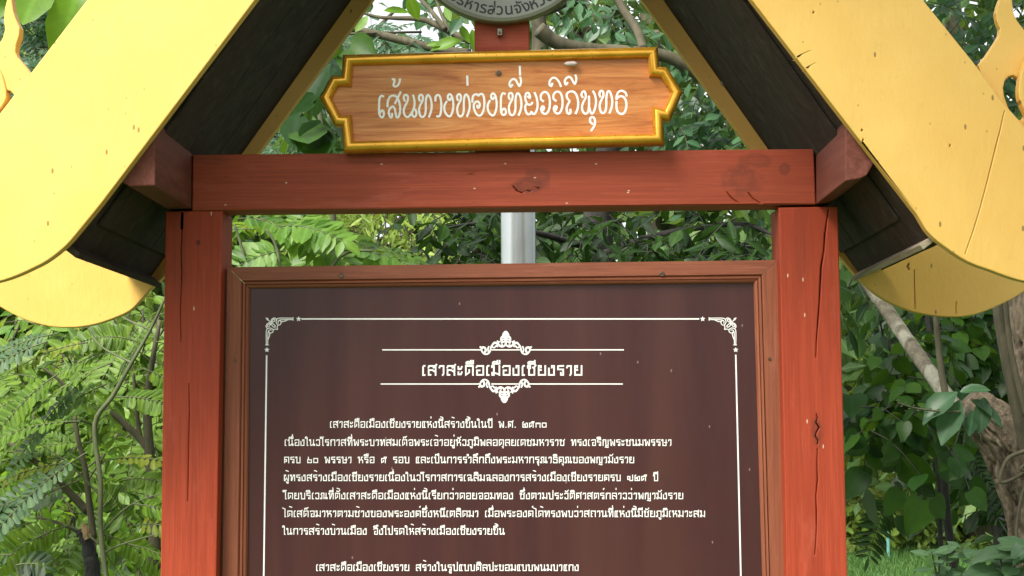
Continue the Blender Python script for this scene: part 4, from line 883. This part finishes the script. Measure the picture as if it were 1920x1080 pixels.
# bright broad-leaved bushes farther back on the left
for i, (x0, y0, x1, y1, Y, N_, lab, m_, kd, sz) in enumerate(((-140, 560, 120, 1010, 8.6, 170, 'bright green bush at far left edge under the yellow bargeboard', L_BRIGHT, 'ellip', .11), (70, 560, 240, 1010, 9.6, 150, 'pale green bush behind the charred stump', L_FARB, 'ellip', .10),
                                                         (190, 540, 345, 1030, 8.8, 150, 'mid green bush just left of the left post', L_MID, 'ellip', .11))):
    sh = plant('broad_leaf_bush', lab, 'bush', P((x0 + x1) / 2, y1, Y), 'bushes behind the left post'); Bm = MB(); L = Leaves()
    for k in range(5): limb(Bm, [((x0 + x1) / 2 + 10 * k - 20, 1060), ((x0 + x1) / 2 + rng.uniform(-40, 40), (y0 + y1) / 2), (x0 + (x1 - x0) * (k + .5) / 5, y0 + 40)], [5, 4, 2], Y, 6)
    stem_to_ground(Bm, ((x0 + x1) / 2, 1060), 7, Y)
    fill_sprigs(L, Bm, [(x0, y0, x1, y1, 'e'), (x0, y0, x1, y1)], Y - .6, Y + .8, N_, kd, sz, 7, .38, .55, .003)
    Bm.build('stem', BARKG, sh, True); L.build('foliage', m_, sh)

# low leaf plants at the bottom left
sh = plant('round_leaf_seedling', 'dark seedling with small round leaves at the bottom left corner', 'plant', P(40, 1150, 4.5)); Bm = MB(); L = Leaves()
limb(Bm, [(40, 1150), (36, 1085), (22, 1045)], [2, 1.6, 1], 4.5, 6); stem_to_ground(Bm, (40, 1148), 2, 4.5)
for x, y, dx, dz in ((22, 1040, -1, .1), (30, 1060, 1, .3), (38, 1085, .8, .1)): frond(L, Bm, P(x, y, 4.5), (dx, -.2, dz), .09, 5, 'obov', .042, .3)
Bm.build('stem', STEMG, sh, True); L.build('foliage', L_DARK, sh)

# --- slit over the board, left: arching shrub with large leaflets
sh = plant('arching_shrub', 'bright green shrub with long arching compound leaves above the left end of the board frame', 'shrub', P(520, 1080, 5.4)); Bm = MB(); L = Leaves()
for px in ([(540, 700), (530, 560), (520, 470), (500, 430)], [(545, 700), (590, 560), (640, 480), (700, 470)], [(520, 700), (480, 560), (455, 470), (440, 420)]): limb(Bm, px, [5, 4, 3, 2], 5.4, 6)
stem_to_ground(Bm, (540, 698), 6, 5.4)
for x, y, dx, dz, ln, nl in ((640, 470, 1, .05, .36, 6), (520, 425, 1, .1, .30, 7), (500, 440, .8, .35, .28, 7), (470, 430, -.6, .1, .24, 7), (455, 450, .5, -.3, .30, 8), (560, 440, 1, -.35, .30, 7), (445, 410, .9, .1, .3, 7), (530, 470, -.8, -.1, .26, 7), (620, 430, .9, -.3, .28, 6), (480, 410, 1, -.25, .34, 8)):
    frond(L, Bm, P(x, y, 5.4 + rng.uniform(-.3, .5)), (dx, rng.uniform(-.4, .2), dz), ln * .85, nl + 2, 'ellip', .082, .35, .0025)
fill_fronds(L, Bm, [(430, 390, 660, 500)], 5.8, 6.6, 12, 'ellip', .08, 9, .3)
Bm.build('stem', STEMG, sh, True); L.build('foliage', L_BRIGHT, sh)
# wispy far thicket in the middle of the slit
sh = plant('wispy_thicket', 'sunlit wispy yellow green thicket seen between the arching shrub and the dark tree', 'thicket', P(700, 500, 13)); Bm = MB(); L = Leaves()
for k in range(26):
    x = 600 + 220 * rng.random(); limb(Bm, [(x, 900), (x + rng.uniform(-20, 20), 560), (x + rng.uniform(-40, 40), 440), (x + rng.uniform(-60, 60), 380)], [2.2, 1.8, 1.2, .7], 13, 5)
for k in range(4): stem_to_ground(Bm, (650 + 40 * k, 898), 3, 13)
fill_sprigs(L, Bm, [(590, 360, 830, 520)], 12.4, 13.6, 150, 'lance', .13, 9, .4, .5, .0035, .5)
Bm.build('stem', BARKG, sh, True); L.build('foliage', L_FARB, sh)
# dark tree right of the steel pole
sh = plant('dark_leaf_tree', 'dark broad leaved young tree shading the slit right of the steel pole', 'tree', P(1180, 700, 6.6)); Bm = MB(); L = Leaves()
limb(Bm, [(1130, 700), (1125, 560), (1120, 450), (1130, 330), (1160, 220)], [34, 32, 30, 26, 20], 7.4); stem_to_ground(Bm, (1130, 698), 34, 7.4, 12)
limb(Bm, [(1120, 470), (1020, 440), (900, 420), (830, 430)], [8, 6, 4, 2], 7.1, Yend=6.5); limb(Bm, [(1125, 480), (1240, 440), (1380, 420), (1450, 440)], [9, 7, 5, 3], 7.1, Yend=6.5)
fill_sprigs(L, Bm, [(790, 380, 960, 510), (1000, 380, 1100, 500), (1090, 380, 1370, 470), (1180, 420, 1450, 520)], 6.1, 7.3, 135, 'ellip', .088, 7, .26, .6, .0026, .3)
fill_sprigs(L, Bm, [(1380, 380, 1460, 520)], 5.8, 6.2, 14, 'lance', .16, 7, .3, .8, .003)
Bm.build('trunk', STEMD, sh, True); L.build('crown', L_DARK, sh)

# --- right: old tree with fissured bark, pale limb, hanging stems
tr = plant('fissured_tree', 'old tree with deeply fissured tan bark and a pale leaning limb at the right edge', 'tree', P(1950, 1090, 5.1))
Bm = MB(); TY = 5.1
limb(Bm, [(1965, 1130), (1952, 1040), (1940, 960), (1915, 880), (1880, 815), (1840, 772), (1815, 745)], [62, 58, 55, 54, 48, 42, 24], TY, 100, .004, 40, ridge=.11)
limb(Bm, [(1925, 880), (1945, 780), (1950, 680), (1940, 560), (1945, 420), (1960, 200), (1990, 0)], [50, 50, 52, 50, 46, 40, 36], TY + .12, 100, .004, 44, ridge=.11)
limb(Bm, [(1800, 800), (1812, 778), (1836, 766), (1862, 776), (1885, 810)], [6, 13, 16, 19, 22], TY - .02, 64, .004, 24, ridge=.14)
stem_to_ground(Bm, (1965, 1128), 62, TY, 20); Bm.build('trunk', BARK, tr, True)
Bm = MB(); limb(Bm, [(1815, 790), (1770, 735), (1728, 676), (1690, 622), (1652, 566), (1600, 490), (1540, 380), (1470, 260)], [14, 14.5, 14.5, 14, 13.5, 13, 12, 11], TY - .05, 24, .01, 14, TY + 1.2, ridge=.05); Bm.build('branch', BARKP, tr, True)
Bm = MB(); limb(Bm, [(1786, 790), (1772, 735), (1763, 680), (1757, 620), (1752, 560), (1750, 480)], [7, 6.5, 6, 5.5, 5.2, 5], TY - .13, 10, .03, 6); Bm.build('branch', BARKG, tr, True)
Bm = MB(); limb(Bm, [(1928, 850), (1912, 780), (1895, 710), (1882, 640), (1872, 580), (1866, 500)], [14, 13, 12, 11.5, 11, 10], TY - .16, 12, .03, 6)
limb(Bm, [(1925, 780), (1905, 700), (1893, 640), (1885, 560)], [6, 5.5, 5, 5], TY - .2, 8, .04, 6); Bm.build('branch', BARKG, tr, True)
Bm = MB(); limb(Bm, [(1925, 845), (1890, 860), (1876, 895), (1880, 905), (1902, 897), (1930, 880)], [4.5, 4, 3.5, 3.5, 3.5, 3.5], TY - .22, 8, 0, 6); limb(Bm, [(1925, 900), (1912, 950), (1906, 1000), (1908, 1060)], [3.4, 3, 3, 2.6], TY - .22, 8, 0, 6)
limb(Bm, [(1930, 850), (1922, 870), (1914, 880), (1935, 885)], [3, 2.6, 2.6, 2.6], TY - .24, 8, 0, 5); Bm.build('vine', BARKG, tr, True)
# its unseen crown, added above the frame and spread forward to shade the right
Bm = MB(); L = Leaves()
for a, b in (((0.9, 5.6, 3.6), (1.3, 4.6, 4.2)), ((1.8, 5.3, 4.0), (1.2, 3.6, 4.6)), ((1.9, 5.2, 3.8), (2.6, 4.2, 4.4)), ((1.9, 5.2, 3.9), (1.6, 6.4, 4.4))):
    a, b = np.array(a), np.array(b); Bm.tube([a, (a + b) / 2 + rv(.06), b], [.05, .035, .015], 7)
for _ in range(300):
    v = rdir(.6); p = np.array((1.75, 5.2, 4.55)) + v * np.array((1.25, 1.9, 0.75)) * rng.uniform(.3, 1) ** .5; sprig(L, Bm, p, rdir(), .4, 8, 'ellip', .17, .5, .004)
for a, b in (((1.5, 5.3, 4.4), (0.9, 2.6, 4.9)), ((1.6, 5.2, 4.4), (2.2, 2.2, 5.0)), ((1.2, 3.8, 4.7), (0.5, 1.2, 4.9)), ((1.9, 3.2, 4.8), (1.6, 0.6, 5.0))):
    a, b = np.array(a), np.array(b); Bm.tube([a, (a + b) / 2 + rv(.06), b], [.04, .03, .012], 7)
for _ in range(620):
    v = rdir(.6); p = np.array((1.55, 1.9, 4.9)) + v * np.array((1.75, 1.9, 0.55)) * rng.uniform(.2, 1) ** .5; sprig(L, Bm, p, rdir(), .42, 8, 'ellip', .18, .5, .004)  # clump added to block sky and sun over the right front
for _ in range(210):
    v = rdir(.6); p = np.array((0.1, 1.35, 4.85)) + v * np.array((0.85, 1.5, 0.5)) * rng.uniform(.1, 1) ** .5; sprig(L, Bm, p, rdir(), .42, 8, 'ellip', .18, .5, .004)  # small clump aimed to shade the right bargeboard
Bm.build('limb', BARKG, tr, True); L.build('crown', L_HEART, tr)

# orchid on the trunk
orc = thing('orchid', 'orchid with thick oblong leaves and budding stalk perched on the fissured tree', 'orchid', P(1812, 760, TY - .15)); L = Leaves()
oy = TY - .2
for x, y, tx, ty, sz, ux in ((1795, 735, 1712, 790, .125, -.2), (1800, 735, 1868, 720, .115, .2), (1845, 745, 1838, 825, .115, .1), (1800, 750, 1752, 850, .14, -.4), (1820, 750, 1905, 800, .12, .3), (1825, 770, 1815, 830, .10, .1)):
    a, b = P(x, y, oy), P(tx, ty, oy - .05); L.put('ellip', a, b - a, np.array((ux, -.7, .75)), float(np.linalg.norm(b - a)) * 0.8)
L.build('leaf_cluster', L_BLUE, orc)
Bm = MB(); limb(Bm, [(1800, 772), (1760, 771), (1715, 765), (1683, 755)], [2.4, 2.2, 1.8, 1.2], oy - .03, 6)
for i in range(13):
    t = i / 12; q = P(1775 - 92 * t, 772 - 17 * t * t + (4 if i % 2 else -4), oy - .03); Bm.tube([q + np.array((-.004, 0, 0)), q, q + np.array((.004, 0, 0))], [.001, .0035, .001], 6)
Bm.build('flower_stalk', STEMG, orc, True)
Bm = MB()
for x in (1790, 1806, 1820, 1842): limb(Bm, [(1812, 760), ((x + 1812) / 2 + 4, 790), (x, 835)], [2.2, 1.8, 1.0], oy + .04, 6)
Bm.build('root', BARKP, orc, True)

# broad glossy-leaved tree hanging over on the right, and the dark mass behind it
sh = plant('glossy_leaf_tree', 'tree with big rounded glossy leaves hanging between the right post and the fissured tree', 'tree', P(1700, 900, 6.4)); Bm = MB(); L = Leaves(); L2 = Leaves()
limb(Bm, [(1790, 1080), (1775, 960), (1768, 860), (1760, 760), (1745, 640), (1730, 500)], [8, 7.5, 7, 6.5, 6, 5], 6.8, 8); limb(Bm, [(1764, 1060), (1762, 960), (1757, 880), (1740, 760)], [5, 4.5, 4, 3.5], 6.7, 8); stem_to_ground(Bm, (1790, 1078), 8, 6.8); stem_to_ground(Bm, (1764, 1058), 5, 6.7)
limb(Bm, [(1760, 780), (1700, 760), (1650, 770), (1610, 800)], [4, 3, 2.4, 1.6], 6.6, 6, Yend=6.1); limb(Bm, [(1755, 700), (1690, 680), (1660, 640), (1650, 600)], [4, 3, 2.4, 1.6], 6.6, 6, Yend=6.1); limb(Bm, [(1685, 720), (1670, 660), (1668, 620)], [2.6, 2.2, 1.6], 6.3, 6)
fill_sprigs(L, Bm, [(1690, 600, 1750, 720, 'e'), (1640, 730, 1790, 810, 'e'), (1600, 730, 1690, 810)], 5.9, 6.7, 52, 'heart', .086, 5, .22, .7, .0028, .55)
fill_sprigs(L, Bm, [(1570, 470, 1660, 530)], 5.9, 6.6, 7, 'heart', .085, 5, .24, .7, .0028, .5)
fill_sprigs(L, Bm, [(1740, 560, 1900, 760)], 6.6, 7.6, 130, 'heart', .088, 6, .26, .6, .003, .4)
for x, y, dx in ((1668, 930, -.3), (1800, 860, .8), (1790, 880, .6), (1810, 850, .4)):
    L2 = Leaves(); frond(L2, Bm, P(x, y, 6.5), (dx, -.2, -.45), .2, 12, 'lance', .075, .4, .002); L2.build('palm_frond', L_DARK, sh)
fill_sprigs(L, Bm, [(1600, 740, 1740, 830)], 6.0, 6.4, 8, 'heart', .135, 4, .2, .8, .0028, .6)
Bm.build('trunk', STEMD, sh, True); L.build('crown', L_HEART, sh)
sh = plant('shaded_tree', 'dense dark tree in deep shade behind the pale leaning limb', 'tree', P(1820, 900, 8.6)); Bm = MB(); L = Leaves()
limb(Bm, [(1880, 1040), (1870, 860), (1850, 700), (1830, 500), (1800, 300)], [16, 15, 14, 12, 10], 8.8, 10); stem_to_ground(Bm, (1880, 1038), 16, 8.8)
fill_sprigs(L, Bm, [(1730, 520, 1960, 790), (1900, 780, 2060, 1000), (1700, 300, 2050, 560)], 8.2, 9.6, 420, 'ellip', .15, 8, .4, .5, .004, .3)
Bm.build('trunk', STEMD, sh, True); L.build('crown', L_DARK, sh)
# light leafy plants at the bottom right
for i, (x, y, Y, hgt, sz, lab, m_) in enumerate(((1898, 1035, 4.4, 1, .095, 'broad pale leaved plant at the bottom right corner', L_PALE), (1772, 1035, 4.7, 1, .065, 'small upright pale leaved plant left of the bottom right corner', L_PALE), (1850, 1075, 5.4, 1, .07, 'mid green leafy plant at the foot of the fissured tree', L_DARK))):
    sh = plant('leafy_plant', lab, 'plant', P(x, y, Y), 'leafy plants by the fissured tree'); Bm = MB(); L = Leaves()
    for j, dx in enumerate((-25, 5, 30)):
        limb(Bm, [(x + dx * .3, y + 120), (x + dx * .6, y + 50), (x + dx, y - 5 * j)], [2.4, 2, 1.4], Y, 6); top = P(x + dx, y - 5 * j, Y)
        for q in range(8):
            a = q * 2.4 + j; L.put('ellip' if i else 'big', top - UP * .012 * q + rv(.004), np.array((math.cos(a), .7 * math.sin(a), .25 - .07 * q)), UP * .7 + CAMW * .5, sz * rng.uniform(.75, 1.2))
    stem_to_ground(Bm, (x, y + 118), 3, Y); Bm.build('stem', STEMG, sh, True); L.build('foliage', m_, sh)
# thin pale green post far behind
mb = MB(); c = P(1666, 1045, 18.2); k = 18.2 / F_PX; mb.tube([(c[0], c[1], -.05), (c[0], c[1], P(1666, 968, 18.2)[2])], 3.2 * k, 10)
tag(mb.build('garden_post', TEAL, None), 'thin pale green post standing among low bushes far behind the right post', 'post')
# low sunlit bushes at the edge of the lawn
for i, (x, y, rx, ry, Y, lab) in enumerate(((1625, 980, 85, 58, 19.2, 'low yellow green bush beside the thin pale green post'), (1720, 955, 90, 80, 19.8, 'sunlit low bush behind the two thin dark stems'), (1830, 950, 95, 80, 19.4, 'low bush left of the fissured trunk base'))):
    sh = plant('low_bush', lab, 'bush', P(x, y, Y), 'low bushes along the lawn edge'); Bm = MB(); L = Leaves()
    for j in range(9): limb(Bm, [(x + rng.uniform(-30, 30), 1034), (x + rng.uniform(-60, 60), y), (x + rng.uniform(-rx, rx), y - ry * .7)], [2, 1.4, .8], Y, 5)
    fill_sprigs(L, Bm, [(x - rx, y - ry, x + rx, y + ry, 'e')], Y - .6, Y + .7, 200, 'ellip', .15, 7, .4, .5, .004, .4); Bm.build('stem', BARKG, sh, True); L.build('foliage', L_FARB, sh)

# --- above: tree whose limbs cross behind the gable
tr = plant('spreading_tree', 'grey limbed tree spreading its branches behind the plaque and the emblem', 'tree', P(972, 700, 6.4)); Bm = MB(); TY = 6.2
limb(Bm, [(972, 700), (972, 450), (976, 300), (995, 180), (1012, 90), (1008, 20), (1000, -80)], [25, 23, 21, 19, 16, 14, 12], TY + .2, 12, .03, 6); stem_to_ground(Bm, (972, 698), 26, TY + .2, 12); Bm.build('trunk', BARKG, tr, True)
for px, rr_ in (([(1010, 55), (1045, 80), (1100, 92), (1180, 97), (1250, 106), (1300, 134), (1370, 190), (1450, 270)], [16, 14, 13, 12, 12, 12, 11, 10]), ([(1206, 92), (1196, 60), (1170, 20), (1140, -30)], [9, 8.5, 8, 7.5]), ([(1020, 20), (1060, 5), (1120, -30)], [12, 9, 7]),
                ([(905, 85), (860, 68), (830, 52), (790, 36), (740, 34), (700, 30), (640, 10)], [8, 7, 7, 5.5, 4, 3, 2]), ([(880, 100), (820, 92), (740, 72), (665, 54), (600, 30)], [9, 8, 8, 7, 5]), ([(835, 55), (812, 25), (790, 0), (760, -40)], [5, 4.4, 4, 3]), ([(842, 60), (825, 20), (812, -20)], [3.5, 3, 2.6]), ([(640, 65), (700, 62), (790, 60)], [2, 2.4, 2.4])):
    Bm = MB(); limb(Bm, px, rr_, TY, 10, .02, 6, TY + .15); Bm.build('branch', BARKG, tr, True)
Bm = MB(); L = Leaves(); L2 = Leaves()
fill_sprigs(L, Bm, [(1040, -60, 1200, 90), (1180, -60, 1260, 80), (1225, 100, 1400, 285), (1240, 150, 1410, 285), (1720, -40, 1960, 130), (1860, 100, 1960, 240)], 6.3, 7.0, 112, 'ellip', .08, 8, .22, .55, .002, .45)
fill_sprigs(L, Bm, [(690, -60, 830, 40), (640, -60, 900, 100)], 6.0, 6.8, 13, 'ellip', .08, 6, .22, .6, .002, .4)
for x, y, dx, dz, sz in ((720, 20, 1, .1, .085), (708, 0, .7, .5, .08), (862, 45, .5, -1, .075), (885, 55, .2, -1, .08), (868, 75, -1, -.25, .11), (845, 40, -.3, .8, .06), (765, -10, .4, -1, .09), (690, 30, -.6, -.8, .07), (895, 62, .8, -.2, .06), (800, 85, 1, .1, .06)):
    L2 = Leaves(); L2.put('ellip', P(x, y, 5.9), np.array((dx, rng.uniform(-.3, .3), dz)), CAMW + np.array((rng.normal(0, .3), 0, .5)), sz * 1.15); L2.build('lime_leaf', L_LIME, tr)  # single lime green leaves, lighter than the crown
Bm.build('twig', BARKG, tr, True); L.build('crown', L_BLUE, tr)
# feathery tree, left
tr = plant('feathery_tree', 'feathery leaved tree rising behind the left roof slope and its fin', 'tree', P(380, 900, 9.2)); Bm = MB(); L = Leaves()
limb(Bm, [(380, 900), (390, 560), (370, 300), (300, 100), (200, -40)], [20, 18, 16, 12, 8], 9.5, 10); stem_to_ground(Bm, (380, 898), 21, 9.5, 12); limb(Bm, [(378, 380), (480, 280), (580, 180), (680, 80), (740, 20)], [12, 10, 8, 5, 3], 9.4, 8); limb(Bm, [(340, 160), (180, 120), (60, 80)], [8, 6, 3], 9.3, 8)
def fill_feather(L, Bm, regions, Y0, Y1, N, ln=.45, nl=13, sz=.05):
    for _ in range(N):
        x, y = pick(regions[rng.integers(len(regions))]); frond(L, Bm, P(x, y, rng.uniform(Y0, Y1)), rdir(.5), ln * rng.uniform(.7, 1.2), nl, 'small', sz, .55, .0025)
fill_feather(L, Bm, [(20, -60, 190, 150)], 8.6, 9.6, 110); fill_feather(L, Bm, [(480, 180, 650, 300), (600, 60, 760, 110), (640, 50, 900, 100)], 8.8, 9.6, 80); fill_feather(L, Bm, [(-40, 60, 30, 130)], 9, 9.6, 10)
Bm.build('trunk', BARKG, tr, True); L.build('crown', L_FEATH, tr)
# broad drooping leaves, left
tr = plant('drooping_leaf_tree', 'tree with long smooth drooping leaves left of the gold framed plaque', 'tree', P(560, 700, 5.6)); Bm = MB(); L = Leaves()
limb(Bm, [(620, 700), (630, 480), (610, 300), (600, 150), (650, 20)], [7, 6.5, 6, 5, 4], 5.9, 8); stem_to_ground(Bm, (620, 698), 7, 5.9)
for x, y, tx, ty in ((600, 225, 565, 290), (585, 240, 600, 292), (600, 235, 640, 280), (560, 210, 545, 275), (620, 120, 560, 200), (640, 110, 600, 170), (655, 90, 640, 130), (600, 170, 590, 225), (575, 190, 530, 240), (590, 175, 545, 210), (610, 245, 610, 300), (640, 235, 670, 290), (660, 70, 700, 100), (640, 75, 610, 120), (575, 225, 580, 275)):
    a, b = P(x, y, 5.6 + rng.uniform(-.15, .15)), P(tx, ty, 5.55 + rng.uniform(-.15, .15)); L.put('ellip', a, b - a, CAMW + np.array((rng.normal(0, .5), 0, .6)), float(np.linalg.norm(b - a)) * .92)
fill_sprigs(L, Bm, [(490, 190, 660, 300), (560, 90, 680, 200)], 5.8, 6.5, 9, 'ellip', .11, 5, .2, .9, .002, .45)
Bm.build('trunk', STEMG, tr, True); L.build('crown', L_HEART, tr)
# large lit leaves in the top left corner
tr = plant('large_leaf_plant', 'tall plant with very large bright green leaves behind the left roof fin', 'plant', P(-120, 900, 5.0)); Bm = MB(); L = Leaves()
limb(Bm, [(-60, 900), (-40, 500), (0, 200), (60, -60)], [10, 9, 7, 5], 5.3, 8); stem_to_ground(Bm, (-60, 898), 11, 5.3)
for x, y, tx, ty, s_ in ((100, -70, 38, 42, .95), (150, -25, 98, 100, .85), (30, -60, -10, 15, 1.0), (250, -120, 130, -30, 1.0), (60, -120, -60, -30, 1)):
    a, b = P(x, y, 5.2), P(tx, ty, 5.05); L.put('big', a, b - a, CAMW + np.array((.2, 0, .3)), float(np.linalg.norm(b - a)) * s_)
Bm.build('stem', STEMG, tr, True); L.build('foliage', L_LIME, tr)

# --- far trees
def far_tree(label, x, Y, H, rad, N, m_, z0=0.6, sz=.3):
    c = P(x, 800, Y); tr = plant('far_tree', label, 'tree', c, 'far trees'); Bm = MB(); L = Leaves()
    Bm.tube([(c[0], c[1], -.1), (c[0] + rng.uniform(-.3, .3), c[1], H * .4), (c[0] + rng.uniform(-.5, .5), c[1], H * .8)], [.22, .17, .08], 9)
    for k in range(7):
        a = rng.uniform(0, 6.28); z = H * rng.uniform(.3, .7); Bm.tube([(c[0], c[1], z), (c[0] + math.cos(a) * rad * .5, c[1] + math.sin(a) * rad * .4, z + H * .12), (c[0] + math.cos(a) * rad * .85, c[1] + math.sin(a) * rad * .8, z + H * .22)], [.09, .06, .03], 6)
    nc = 26; cen = []
    for _ in range(nc):
        v = rdir(1); cen.append(np.array((c[0], c[1], (z0 + H) / 2)) + v * np.array((rad, rad * .8, (H - z0) / 2)) * rng.uniform(.35, .95))
    cen = np.array(cen); n = N; w_ = rng.integers(0, nc, n); p = cen[w_] + rng.normal(0, 1, (n, 3)) * np.array((.42, .42, .34)) * rad * .5
    p = p[p[:, 2] > .1]; n = len(p); d = rng.normal(0, 1, (n, 3)); d[:, 2] -= .5; up = rng.normal(0, .6, (n, 3)) + np.array((0, -.4, .8))
    L.many('small', p, d, up, rng.uniform(.6, 1.2, n) * sz); Bm.build('trunk', BARKG, tr, True); L.build('crown', m_, tr)
for lab, x, Y, H, rd, N_, m_ in (('tall pale far tree behind the left shrubs at the frame edge', -60, 17, 7.5, 2.2, 9000, L_FARB), ('rounded far tree rising behind the left post', 330, 19, 9, 2.6, 5500, L_FAR), ('far tree behind the left half of the slit above the board', 600, 22, 6.2, 2.0, 2200, L_FARB),
                                ('dark far tree behind the steel pole', 900, 20, 6.5, 2.4, 3800, L_FAR), ('far tree behind the right half of the slit above the board', 1250, 18, 8.5, 2.5, 3200, L_FAR), ('hazy far tree showing bright gaps just right of the right post', 1600, 24, 7.6, 2.6, 3000, L_FAR), ('tall far tree behind the pale leaning limb', 1840, 19, 9.5, 2.8, 4500, L_FAR), ('far tree beyond the right edge of the roof', 2150, 18, 9, 2.6, 5000, L_FAR)):
    far_tree(lab, x, Y, H, rd, N_, m_)
# undergrowth along the far side, and a wood behind it that reads as one mass
n = 26000; x = rng.uniform(-11, 11, n); y = rng.uniform(21, 24, n); z = np.abs(rng.normal(0, 1, n)) * (0.75 + .35 * np.sin(x * 1.7) + .25 * np.sin(x * 4.1 + 1)) + .05
d = rng.normal(0, 1, (n, 3)); L = Leaves(); L.many('small', np.stack([x, y, z], 1), d, rng.normal(0, .6, (n, 3)) + np.array((0, -.3, .8)), rng.uniform(.12, .28, n)); tag(L.build('undergrowth', L_FARB, None), kind='stuff')
n = 32000; x = rng.uniform(-24, 24, n); y = rng.uniform(29, 36, n); top = 3.9 + .6 * np.sin(x * .7) + .6 * np.sin(x * 1.9 + 2) + .4 * np.sin(x * 4.3); z = top * rng.random(n) ** .8
d = rng.normal(0, 1, (n, 3)); L = Leaves(); L.many('small', np.stack([x, y, z], 1), d, rng.normal(0, .6, (n, 3)) + np.array((0, -.3, .8)), rng.uniform(.35, .75, n)); tag(L.build('far_wood', L_FAR, None), kind='stuff')
# lawn blades where the grass shows
n = 26000; x = rng.uniform(3.0, 7.5, n); y = rng.uniform(15, 24, n); d = rng.normal(0, .35, (n, 3)) + np.array((0, 0, 1.0))
L = Leaves(); L.many('blade', np.stack([x, y, np.zeros(n)], 1), d, rng.normal(0, 1, (n, 3)) * np.array((1, 1, .1)), rng.uniform(.06, .16, n)); tag(L.build('grass', GRASS, None), kind='stuff')
